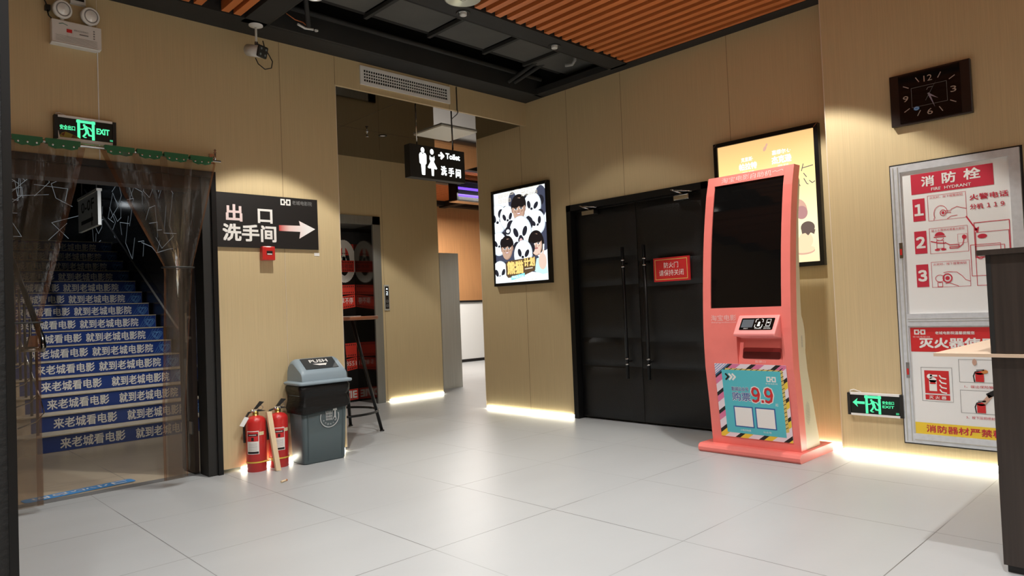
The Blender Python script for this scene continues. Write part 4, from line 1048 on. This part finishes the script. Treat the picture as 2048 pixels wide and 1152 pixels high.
for x0, x1, y0, y1, n_ in ((118, 335, 200, 172, 4), (350, 520, 188, 150, 4), (118, 250, 250, 222, 3), (350, 505, 222, 194, 4)):   # rows of illegible caption marks
    c = nx(); dx = (x1 - x0) / n_
    for k in range(n_):
        u0, u1 = U(x0 + dx * k + dx * .14), U(x0 + dx * k + dx * .86); v0 = V(y0 - 7 * k * (y0 < 205)); v1 = v0 + (y0 - y1) * PH / 870
        b.frame(fr, u0, v0, u1, v1, .005, gc, c); b.line(fr, [(u0, (v0 + v1) / 2), (u1, (v0 + v1) / 2)], .005, gc, c + .00006)
c = nx(); b.poly(fr, [(U(170), V(840)), (U(190), V(815)), (U(455), V(800)), (U(465), V(830)), (U(455), V(925)), (U(330), V(970)), (U(190), V(975)), (U(172), V(950))], gbr, c)
b.text(fr, '熊猫', U(185), V(945), U(345), V(820), gy, nx(), .05); b.text(fr, '计划', U(350), V(885), U(455), V(800), gy, nx(), .05)
b.line(fr, [(U(360), V(905)), (U(430), V(900))], .012, gc, nx())
c = nx(); b.poly(fr, [(U(222), V(965)), (U(355), V(940)), (U(355), V(975)), (U(222), V(1000))], gt, c); b.text(fr, 'PANDA PLAN', U(232), V(985), U(345), V(958), gw, nx(), .03)
c = nx()
for k in range(7): b.line(fr, [(U(210 + 40 * k), V(1008)), (U(232 + 40 * k), V(1007))], .005, gc, c)
b.build('poster_print', t)
# --- orange poster
t, fr, PW, PH = lightbox(-2.165, 1.325, .845, 1.045, 'lit orange and yellow poster partly hidden behind the red kiosk')
yc = ramp_mat('poster_orange', 'Z', ((0, rgb(252, 226, 178)), (.3, rgb(255, 246, 200)), (.62, rgb(252, 238, 165)), (.8, rgb(246, 215, 140)), (1, rgb(232, 182, 122))), (0, 1.045), emit=1.25)
MB().fbox(fr, 0, PW, 0, PH, -.02, 0, yc).build('lit_panel', t, origin=(0, -2.5, 1.325))
gO = glow('poster_white_text', (1, .97, .88, 1), 1.5); gK = glow('poster_ink', (.16, .12, .14, 1), 1.0); gF = glow('poster_fig', (.55, .28, .27, 1), 1.1); gF2 = glow('poster_fig2', (.78, .46, .34, 1), 1.1); gB = glow('poster_brownhair', (.16, .11, .09, 1), 1.1); gN = glow('poster_bun', (.98, .72, .45, 1), 1.2)
gL = glow('poster_lime', (.86, .84, .25, 1), 1.25)
b = MB()
b.text(fr, '克里斯·', .20, PH - .155, .30, PH - .12, gO, .002, .02).text(fr, '帕拉特', .18, PH - .22, .33, PH - .165, gO, .002, .04).text(fr, '领衔 配音', .205, PH - .25, .305, PH - .232, gO, .002, .01)
b.text(fr, '塞缪尔·L·', .455, PH - .145, .6, PH - .108, gO, .002, .02).text(fr, '杰克逊', .45, PH - .215, .605, PH - .155, gO, .002, .04).text(fr, '领衔 配音', .495, PH - .242, .58, PH - .225, gO, .002, .01)
b.build('cast_lettering', t); b = MB()
for pts in (((.64, .70), (.63, .685)), ((.69, .73), (.675, .68)), ((.68, .70), (.76, .71)), ((.69, .66), (.71, .63)), ((.63, .62), (.65, .59), (.66, .57)), ((.69, .62), (.71, .58), (.72, .575)), ((.73, .60), (.75, .58), (.77, .59))):
    b.line(fr, list(pts), .006, gK, .002)
b.build('ink_strokes', t); b = MB()
b.ell(fr, .645, .40, .055, .075, gF2, .002, 18).ell(fr, .66, .37, .045, .05, gF, .0024, 10)
b.build('fruit_drawing', t); b = MB()
b.ell(fr, .68, .16, .055, .06, gN, .002).ell(fr, .62, .14, .05, .045, gN, .0022).ell(fr, .66, .085, .085, .03, gF2, .0018).ell(fr, .665, .095, .08, .028, gN, .0022)
b.ell(fr, .70, .255, .052, .045, gB, .0024).poly(fr, [(.65, .25), (.755, .235), (.745, .20), (.72, .215), (.7, .195), (.68, .215), (.655, .21)], gB, .0025)
b.build('food_drawing', t)
MB().ell(fr, .40, .90, .012, .022, gF2, .002, -30).ell(fr, .415, .925, .008, .014, gF2, .002, -20).build('leaf_drawing', t)

# ================================================================== KIOSK
t = thing('ticket_kiosk', (-.45, -2.68, 0), 'tall red ticket kiosk with dark screen and blue poster', 'kiosk')
KL, KR = -2.352, -3.008
FRONT = [(.058, -.580), (.20, -.592), (.34, -.603), (.48, -.620), (.615, -.637), (.72, -.641), (.84, -.642), (.95, -.639), (1.08, -.630), (1.20, -.620), (1.33, -.606), (1.46, -.590), (1.60, -.568), (1.74, -.541), (1.86, -.515), (1.95, -.49), (2.015, -.465)]
def kx(z):
    for (z0, x0), (z1, x1) in zip(FRONT[:-1], FRONT[1:]):
        if z <= z1: return x0 + (x1 - x0) * max(0, (z - z0)) / (z1 - z0)
    return FRONT[-1][1]
def kslab(b, y0, y1, z0, z1, d0, d1, m, n=14):
    zs = [z0 + (z1 - z0) * i / n for i in range(n + 1)]
    a = [(kx(z) + d0, z) for z in zs] + [(kx(z) + d1, z) for z in reversed(zs)]
    b.prism(F((0, y0, 0), (1, 0, 0), (0, 0, 1), (0, 1, 0)), a, 0, y1 - y0, m, False)
# plinth
b = MB(); pr = [(-.655, 0), (-.668, .015), (-.67, .035), (-.66, .052), (-.64, .06), (-.13, .06), (-.13, 0)]
b.prism(F((0, -3.035, 0), (1, 0, 0), (0, 0, 1), (0, 1, 0)), pr, 0, .755, SALMON); b.build('plinth', t)
# front casing: frame around the screen recess, lower panel around the slot niche
SY0, SY1, SZ0, SZ1 = -2.413, -2.944, 1.042, 1.946
NY0, NY1, NZ0, NZ1 = -2.612, -2.94, .642, .862
b = MB()
kslab(b, KL, SY0, .058, 2.015, 0, .09, SALMON); kslab(b, SY1, KR, .058, 2.015, 0, .09, SALMON)
kslab(b, SY0, SY1, SZ1, 2.015, 0, .09, SALMON, 3); kslab(b, SY0, SY1, NZ1, SZ0, 0, .09, SALMON, 6)
kslab(b, SY0, NY0, NZ0, NZ1, 0, .09, SALMON, 6); kslab(b, NY1, SY1, NZ0, NZ1, 0, .09, SALMON, 6)
kslab(b, SY0, SY1, .058, NZ0, 0, .09, SALMON, 8)
kslab(b, KL - .01, KR + .01, .06, 2.01, .055, .09, SALMON)
fro = b.build('front_casing', t)
b = MB(); kslab(b, SY0 + .002, SY1 - .002, SZ0 - .002, SZ1 + .002, .010, .03, SCREEN); b.build('screen', t)
# niche: sloped back wall with a dark slot
b = MB(); nf = [(kx(NZ1) + .06, NZ1 - .03), (kx(NZ0) + .004, NZ0)]
b.add([(nf[0][0], NY0, nf[0][1]), (nf[0][0], NY1, nf[0][1]), (nf[1][0], NY1, nf[1][1]), (nf[1][0], NY0, nf[1][1])], [(0, 1, 2, 3)], SALMON); b.build('niche', t)
dv = Vector((nf[0][0] - nf[1][0], 0, nf[0][1] - nf[1][1])).normalized(); nn = Vector((-dv.z, 0, dv.x))
sf = F((nf[1][0], NY0, nf[1][1]), (0, -1, 0), dv, nn)
b = MB(); b.poly(sf, [(x + .028, y + .042) for x, y, z in rrect(0, .278, 0, .078, .014, 0)], SALDARK, .002).poly(sf, [(x + .034, y + .042) for x, y, z in rrect(0, .268, 0, .05, .012, 0)], mat('slot_deep', rgb(96, 26, 26), .5), .003); b.build('ticket_slot', t)
b = MB(); b.text(sf, '取票口', .125, .012, .20, .03, SILV, .003, .0); b.build('slot_lettering', t)
# scanner wedge
b = MB()
wa = [(kx(.985) + .02, .985), (kx(.985) - .008, .985), (kx(.865) - .098, .862), (kx(.865) - .098, .848), (kx(.83) + .02, .825)]
b.prism(F((0, -2.938, 0), (1, 0, 0), (0, 0, 1), (0, 1, 0)), wa, 0, .30, SALLIGHT); wed = b.build('scanner_housing', t, .008, 3)
p1 = Vector((wa[1][0], 0, wa[1][1])); p2 = Vector((wa[2][0], 0, wa[2][1])); dv = (p1 - p2).normalized(); nn = Vector((-dv.z, 0, dv.x)); ln = (p1 - p2).length
wf = F((p2.x, -2.638, p2.z), (0, -1, 0), dv, nn)
b = MB(); b.poly(wf, [(x, y) for x, y, z in rrect(.035, .275, ln * .2, ln * .84, .008, 0)], SCREEN, .0016)
b.rect(wf, .045, ln * .34, .128, ln * .76, mat('lcd_grey', rgb(78, 84, 92), .3), .0022)
c = .0024
for sx in (-1, 1):
    for sy in (-1, 1): b.line(wf, [(.17 + sx * .026, ln * .55 + sy * .01), (.17 + sx * .026, ln * .55 + sy * .03), (.17 + sx * .012, ln * .55 + sy * .036)], .004, PRW, c)
b.ell(wf, .17, ln * .57, .008, .012, PRW, c).rect(wf, .16, ln * .4, .18, ln * .5, PRW, c)
b.frame(wf, .222, ln * .42, .25, ln * .76, .003, PRW, c).rect(wf, .228, ln * .56, .244, ln * .62, PRW, c).line(wf, [(.212, ln * .36), (.25, ln * .36)], .003, PRW, c)
b.text(wf, '阅读灯', .068, ln * .25, .10, ln * .31, PRW, c, .0).text(wf, '扫码取票', .148, ln * .25, .195, ln * .31, PRW, c, .0).text(wf, '身份证区', .212, ln * .25, .262, ln * .31, PRW, c, .0)
b.build('scanner_display', wed)
# brand lettering on the casing
def kf(z, y): 
    d = Vector((kx(z + .03) - kx(z - .03), 0, .06)).normalized(); return F((kx(z), y, z), (0, -1, 0), d, (-d.z, 0, d.x))
f1 = kf(1.98, KL); b = MB()
b.text(f1, '淘宝电影自助机', .115, -.023, .50, .022, SILV, .0012, .0); b.line(f1, [(.505, .002), (.525, .009), (.54, .0), (.56, .008), (.575, .012), (.582, .002)], .004, SILV, .0012)
f2 = kf(.955, KL); b.text(f2, '淘宝电影', .064, -.004, .262, .038, SILV, .0016, .0); b.text(f2, 'dianying.taobao.com', .066, -.023, .26, -.009, SILV, .0016, .0)
b.build('lettering', t)
# poster on the lower panel
d = Vector((kx(.61) - kx(.12), 0, .49)).normalized(); pf = F((kx(.12) - .004, -2.43 + .0, .118), (0, -1, 0), d, (-d.z, 0, d.x))
b = MB(); w0, h0 = .53, .53
b.fbox(pf, 0, w0, 0, h0, -.003, .001, LPINK)
def clipband(a, wd, m, c):
    # diagonal band from lower-left to upper-right, cut to the sheet
    pts = []; P_ = [(0, 0), (w0, 0), (w0, h0), (0, h0)]
    def cut(poly, f):
        out = []
        for i in range(len(poly)):
            p, q = poly[i], poly[(i + 1) % len(poly)]; fp, fq = f(p), f(q)
            if fp >= 0: out.append(p)
            if fp * fq < 0: tt = fp / (fp - fq); out.append((p[0] + (q[0] - p[0]) * tt, p[1] + (q[1] - p[1]) * tt))
        return out
    P_ = cut(P_, lambda p: (p[1] - p[0] * .75) - a); P_ = cut(P_, lambda p: a + wd - (p[1] - p[0] * .75)) if P_ else P_
    if len(P_) > 2: b.poly(pf, P_, m, c)
cyc = [(PINK, .045), (PRB, .028), (LPINK, .06)]
a = -.42
k = 0
while a < .5:
    m_, wd = cyc[k % 3]
    if m_ is PINK and a < .0: m_ = YELP
    clipband(a, wd, m_, .0015); a += wd; k += 1
for k in range(6): clipband(.44 + k * .018, .005, LBLUE, .0018)
iw0, iw1, ih0, ih1 = .052, .488, .033, .487
b.poly(pf, [(iw0 + .03, ih1 + .012), (iw1 + .016, ih1 + .008), (iw1 + .022, ih0 + .04), (iw1 - .02, ih0 + .03), (iw0 + .02, ih1 - .03)], GOLDP, .0022)
for k in range(16): 
    z = ih0 + .06 + k * .027; b.line(pf, [(iw1 - .002, z), (iw1 + .018, z + .012)], .004, PRB, .0025)
    if k < 10: x = iw0 + .06 + k * .04; b.line(pf, [(x, ih1), (x + .022, ih1 + .011)], .004, PRB, .0025)
b.poly(pf, [(iw0, ih1), (iw1, ih1 - .0), (iw1, ih0), (iw0, ih0)], TEAL, .003)
for k, m_ in enumerate((PRB, PRW, PRW)): b.line(pf, [(iw0 + .03 + k * .026, ih1 - .03), (iw0 + .05 + k * .026, ih1 - .05), (iw0 + .03 + k * .026, ih1 - .07)], .013, m_, .004)
logo_mark(b, pf, .385, ih1 - .075, .452, ih1 - .038, PRW, .004, TEAL)
b.text(pf, '老城电影院', .375, ih1 - .092, .462, ih1 - .082, PRW, .004, 0)
for m_, c, bo in ((PRW, .0036, .12), (NAVY, .0044, .015)):
    b.text(pf, '影城公众号', .118 - bo * .01, .338 - bo * .02, .246 + bo * .01, .366 + bo * .02, m_, c, min(bo, .05))
    b.text(pf, '购票', .118 - bo * .02, .268 - bo * .03, .255 + bo * .02, .328 + bo * .02, m_, c, min(bo, .09))
for m_, c, e in ((PRW, .0036, .007), (REDP, .0044, 0)): b.text(pf, '９', .264 - e, .262 - e, .328 + e, .372 + e, m_, c, .03).text(pf, '９', .358 - e, .262 - e, .422 + e, .372 + e, m_, c, .03).rect(pf, .334 - e, .264 - e, .352 + e, .282 + e, m_, c)
b.text(pf, '起', .432, .246, .452, .266, PRW, .0044, .01)
for x in (.126, .288):
    b.rect(pf, x - .008, .078, x + .138, .228, NAVY, .0036).rect(pf, x, .086, x + .13, .22, PRW, .0042)
b.text(pf, '小程序购票', .155, .05, .235, .064, PRW, .0044, .0).text(pf, '公众号', .325, .05, .385, .064, PRW, .0044, .0)
b.build('poster_print', t)
# beige rear shell with speaker holes and rear bulge
b = MB()
sh = [(-.50, .062), (-.55, .40), (-.555, .80), (-.54, 1.08), (-.50, 1.46), (-.46, 1.70), (-.42, 1.90), (-.395, 1.93), (-.38, 1.91), (-.405, 1.78), (-.432, 1.66), (-.455, 1.40), (-.468, 1.08), (-.466, .98), (-.44, .78), (-.415, .6), (-.34, .33), (-.27, .062)]
b.prism(F((0, KR + .004, 0), (1, 0, 0), (0, 0, 1), (0, 1, 0)), sh, 0, .644, SHELL); sho = b.build('rear_shell', t)
b = MB(); sf = F((0, KR + .004, 0), (1, 0, 0), (0, 0, 1), (0, -1, 0))
for i in range(-5, 6):
    for j in range(-7, 8):
        if (i / 5.5) ** 2 + (j / 7.5) ** 2 < 1: b.ell(sf, -.445 + i * .0065, .305 + j * .0105, .0017, .0026, PRG, .0012, n=8)
for j in range(10): b.line(sf, [(-.49, .76 + j * .008), (-.472, .76 + j * .008)], .003, PRG, .0012)
b.build('speaker_holes', sho)
MB().prism(F((0, -2.99, 0), (1, 0, 0), (0, 0, 1), (0, 1, 0)), [(-.475 + .082 * math.cos(R(a)), .81 + .185 * math.sin(R(a))) for a in range(-90, 91, 6)], 0, .6, SHELL).build('rear_bulge', t)

# ================================================================== RIGHT PROJECTING WALL
PX = -.16
# clock
t = thing('wall_clock', (PX, -3.78, 2.19), 'black rectangular wall clock with silver numerals', 'clock')
fr = FB(-3.55, 2.188, PX); CW, CH = .458, .335
MB().fbox(fr, 0, CW, 0, CH, 0, .035, mat('clock_case', rgb(34, 22, 18), .35)).build('case', t, .004)
b = MB(); b.fbox(fr, .055, CW - .055, .012, CH - .012, .035, .038, SCREEN); dial = b.build('dial', t)
SIL = mat('silver_mark', rgb(210, 208, 205), .28, .6)
b = MB(); cx, cz = CW / 2, CH / 2; c = .0388
b.frame(fr, cx - .1, cz - .065, cx + .1, cz + .06, .0018, PRG, c)
for s_, x, z in (('12', cx - .002, cz + .105), ('3', cx + .135, cz), ('6', cx, cz - .11), ('9', cx - .135, cz)):
    wd = .024 if s_ == '12' else .016
    b.text(fr, s_, x - wd, z - .019, x + wd, z + .019, SIL, c, .0)
for h_ in (1, 2, 4, 5, 7, 8, 10, 11):
    a = R(90 - 30 * h_); d = (math.cos(a), math.sin(a)); k = min(.148 / max(abs(d[0]), 1e-3), .125 / max(abs(d[1]), 1e-3))
    b.line(fr, [(cx + d[0] * k * .98, cz + d[1] * k * .98), (cx + d[0] * (k * .98 - .034), cz + d[1] * (k * .98 - .034))], .005, SIL, c)
b.build('numerals', dial)
b = MB(); b.line(fr, [(cx - .012, cz + .032), (cx - .004, cz + .044), (cx + .02, cz + .044)], .003, PRG, c).ell(fr, cx - .075, cz - .075, .017, .013, LBLUE, c).ring(fr, cx - .075, cz - .075, .011, .008, .002, PRW, c + .0004, 16).build('stickers', dial)
def hand(ang, l, w_, m, c):
    a = R(90 - ang); return MB().poly(fr, [(cx + math.cos(a + .5 * math.pi) * w_, cz + math.sin(a + .5 * math.pi) * w_), (cx - math.cos(a) * .012, cz - math.sin(a) * .012), (cx - math.cos(a + .5 * math.pi) * w_, cz - math.sin(a + .5 * math.pi) * w_), (cx + math.cos(a) * l, cz + math.sin(a) * l)], m, c)
HANDM = mat('hand_silver', rgb(165, 160, 180), .35, .3)
hand(126, .062, .006, HANDM, .040).build('hour_hand', t); hand(161, .095, .006, HANDM, .041).build('minute_hand', t)
hand(30, .09, .0015, PRG, .042).line(fr, [(cx, cz), (cx - .02, cz - .035)], .002, PRG, .042).build('second_hand', t)
# hydrant cabinet
t = thing('fire_hydrant_cabinet', (PX, -3.87, .125), 'aluminium-framed fire hydrant cabinet with printed instruction doors', 'hydrant cabinet')
fr = FB(-3.525, .126, PX); HW, HH = .70, 1.806
FD = .03
b = MB()
b.fbox(fr, -.012, HW + .012, -.012, HH + .012, 0, .008, PRB)
b.fbox(fr, 0, .055, 0, HH, .008, FD, ALU).fbox(fr, HW - .055, HW, 0, HH, .008, FD, ALU).fbox(fr, .055, HW - .055, 0, .06, .008, FD, ALU).fbox(fr, .055, HW - .055, HH - .045, HH, .008, FD, ALU).fbox(fr, .055, HW - .055, .755, .835, .008, FD, ALU)
for z in (.785, .80): b.fbox(fr, .055, HW - .055, z, z + .003, FD, FD + .002, STEEL)
b.fbox(fr, .012, .018, .01, HH - .01, FD, FD + .003, STEEL).fbox(fr, .04, .046, .01, HH - .01, FD, FD + .003, STEEL).fbox(fr, .06, HW - .06, .02, .026, FD, FD + .003, STEEL)
b.build('frame', t)
for z in (1.20, .42): MB().fbox(fr, .03, .05, z, z + .10, FD, FD + .004, CHROME).fbox(fr, .034, .046, z + .02, z + .06, FD + .004, FD + .007, RED).build('latch', t)
up_ = MB().fbox(fr, .055, HW - .055, .835, HH - .045, .008, .016, WHITEP).build('upper_door', t)
uf = F(fr.p(.0, 0, .0165), fr.u, fr.v, fr.n); b = MB(); c = .001
b.rect(uf, .115, 1.605, .565, 1.735, CRIM, c)
b.text(uf, '消', .175, 1.648, .25, 1.715, PRW, c * 2, .03).text(uf, '防', .292, 1.652, .37, 1.722, PRW, c * 2, .03).text(uf, '栓', .41, 1.655, .5, 1.725, PRW, c * 2, .03)
b.text(uf, 'FIRE  HYDRANT', .23, 1.617, .448, 1.636, PRW, c * 2, .02)
for dgt, z in (('１', 1.43), ('２', 1.22), ('３', 1.005)):
    b.rect(uf, .118, z, .188, z + .145, CRIM, c).text(uf, dgt, .130, z + .035, .176, z + .11, PRW, c * 2, .05, fit=False)
    b.frame(uf, .205, z - .005, .415, z + .155, .002, CRIM, c)
for tx, z in (('火灾时，按下报警按钮', 1.563), ('接上水带并对准着火部位', 1.352), ('火灾时，按下报警按钮', 1.137)):
    b.text(uf, tx, .217, z, .40, z + .016, CRIM, c * 2, .01)
b.text(uf, '火警电话', .435, 1.525, .635, 1.562, CRIM, c * 2, .02).text(uf, '分机 １１９', .435, 1.468, .612, 1.502, CRIM, c * 2, .02)
# pictograms
lw = .003
b.ring(uf, .275, 1.465, .038, .05, lw, CRIM, c, 24, 0, 210).line(uf, [(.237, 1.44), (.235, 1.425)], lw, CRIM, c).ring(uf, .288, 1.468, .016, .018, .004, CRIM, c, 18).ell(uf, .288, 1.468, .008, .01, CRIM, c)
b.line(uf, [(.30, 1.478), (.33, 1.478), (.335, 1.486), (.365, 1.498), (.39, 1.488), (.414, 1.48)], lw, CRIM, c).line(uf, [(.30, 1.464), (.33, 1.468), (.325, 1.462)], lw, CRIM, c).line(uf, [(.31, 1.428), (.33, 1.442), (.365, 1.444)], lw, CRIM, c)
b.ell(uf, .262, 1.325, .028, .024, CRIM, c, 0, 20, 0, 180).line(uf, [(.23, 1.318), (.294, 1.318)], .006, CRIM, c).ring(uf, .262, 1.31, .02, .015, lw, CRIM, c, 16, 180, 360).frame(uf, .243, 1.245, .281, 1.295, lw, CRIM, c).line(uf, [(.212, 1.293), (.25, 1.28), (.29, 1.275)], .006, CRIM, c).ell(uf, .245, 1.237, .015, .007, CRIM, c).ell(uf, .28, 1.237, .015, .007, CRIM, c)
b.line(uf, [(.29, 1.28), (.315, 1.262), (.365, 1.262), (.365, 1.25), (.315, 1.25), (.315, 1.24), (.36, 1.24), (.385, 1.26), (.395, 1.30)], .0045, CRIM, c).frame(uf, .36, 1.27, .41, 1.325, .0015, CRIM, c).ell(uf, .395, 1.305, .012, .014, CRIM, c)
b.ring(uf, .25, 1.055, .025, .022, lw, CRIM, c, 18).frame(uf, .237, 1.003, .263, 1.03, lw, CRIM, c).ring(uf, .292, 1.055, .024, .026, .007, CRIM, c, 18).ell(uf, .292, 1.055, .012, .013, CRIM, c).line(uf, [(.272, 1.09), (.30, 1.095), (.345, 1.09), (.372, 1.065), (.39, 1.04), (.414, 1.03)], lw, CRIM, c).line(uf, [(.28, 1.02), (.3, 1.025), (.33, 1.012), (.35, 1.002)], lw, CRIM, c)
b.line(uf, [(.412, 1.43), (.462, 1.34)], .008, CRIM, c).poly(uf, [(.447, 1.345), (.476, 1.36), (.468, 1.32)], CRIM, c)
b.frame(uf, .45, 1.17, .63, 1.385, .004, CRIM, c).frame(uf, .455, 1.175, .625, 1.325, .003, CRIM, c).ell(uf, .49, 1.30, .025, .014, CRIM, c)
b.frame(uf, .425, 1.06, .58, 1.25, .003, CRIM, c).frame(uf, .45, 1.0, .60, 1.24, .003, CRIM, c).ring(uf, .475, 1.18, .016, .018, .004, CRIM, c, 18)
b.build('instruction_print', up_)
lo_ = MB().fbox(fr, .055, HW - .055, .06, .755, .008, .016, WHITEP).build('lower_door', t)
b = MB()
b.rect(uf, .062, .59, .64, .745, REDP, c).rect(uf, .062, .062, .64, .135, YELP, c)
logo_mark(b, uf, .085, .70, .15, .732, PRW, c * 2, REDP); b.text(uf, '老城电影院', .075, .68, .175, .69, SILV, c * 2, 0)
b.text(uf, '老城电影院温馨提醒您', .205, .70, .42, .72, PRW, c * 2, .02)
b.text(uf, '灭火器使用方法', .11, .613, .70, .68, PRW, c * 2, .04)
b.frame(uf, .112, .275, .285, .49, .002, PRG, c).rect(uf, .13, .325, .268, .47, REDP, c).rect(uf, .13, .285, .268, .316, REDP, c).text(uf, '灭 火 器', .15, .289, .248, .311, PRW, c * 2, .02)
b.rect(uf, .155, .34, .198, .41, PRW, c * 2).ell(uf, .1765, .41, .0215, .018, PRW, c * 2).line(uf, [(.165, .438), (.20, .438)], .012, PRW, c * 2).ell(uf, .16, .432, .016, .016, PRW, c * 2).rect(uf, .16, .385, .193, .395, REDP, c * 3)
for k in range(4): b.line(uf, [(.215, .44 - .03 * k), (.225, .425 - .03 * k), (.25, .42 - .03 * k)], .008, PRW, c * 2)
for z, tx, col in ((.405, '1、拔出保险箱', .0), (.215, '3、按下压把喷射灭火', .0)):
    b.frame(uf, .325, z, .52, z + .14, .002, PRG, c)
    b.rect(uf, .41, z + .005, .455, z + .06, REDP, c * 2).ell(uf, .432, z + .06, .023, .012, REDP, c * 2).line(uf, [(.405, z + .005), (.40, z + .04), (.41, z + .065), (.43, z + .07)], .006, PRB, c * 2).line(uf, [(.42, z + .075), (.455, z + .078)], .01, PRG, c * 3)
    b.text(uf, tx, .35, z - .035, .35 + (.15 if z > .3 else .19), z - .018, CRIM, c * 2, .0)
b.ell(uf, .46, .405 + .068, .018, .012, mat('hand_orange', rgb(205, 130, 70), .5), c * 3).ell(uf, .41, .405 + .125, .012, .02, mat('hand_skin', rgb(200, 160, 140), .5), c * 3)
b.line(uf, [(.45, .215 + .07), (.48, .215 + .11)], .025, MATS['hand_skin'], c * 3).line(uf, [(.475, .215 + .115), (.50, .215 + .13)], .03, PRB, c * 3)
b.text(uf, '消防器材严禁移动', .125, .075, .60, .122, CRIM, c * 2, .02)
b.build('notice_print', lo_)

# ================================================================== NEAR OBJECTS
# dark wenge desk end with pale worktop
t = thing('reception_desk', (-1.9, -4.6, 0), 'dark wood reception desk with pale worktop projecting beside the hydrant cabinet', 'desk')
cx0, cy = -1.947, -4.393
MB().box(cx0 + .015, -1.45, -6.2, cy - .01, 0, .03, PRB).build('plinth', t)
MB().box(cx0, -1.45, -6.2, cy, .03, .833, DWOOD).build('lower_panel', t)
MB().box(cx0, -1.45, -6.2, cy, .848, 1.234, DWOOD).box(cx0 - .001, cx0 + .01, cy - .016, cy + .0005, .848, 1.234, BLACK).build('upper_panel', t)
MB().box(cx0 - .012, -1.43, -6.2, cy + .027, 1.234, 1.255, DWOOD).build('top_board', t)
MB().box(cx0 - .012, -1.0, -6.2, -4.195, .834, .847, BEIGET).build('worktop', t, label='pale beige worktop')
# black padded post close to the camera
PADB = mat('black_fabric', rgb(22, 22, 22), .7, bump=.4, nscale=(60, 60, 60))
b = MB(); b.box(-5.30, -4.935, -3.28, -3.12, 0, 3.243, PADB).box(-4.945, -4.929, -3.285, -3.262, 0, 3.243, BLACKM)
tag(b.build('black_post', origin=(-5.1, -3.2, 0)), 'black padded post beside the stairwell curtain, reaching the ceiling', 'post')

for o in list(bpy.data.objects):
    if '_o' in o: del o['_o']
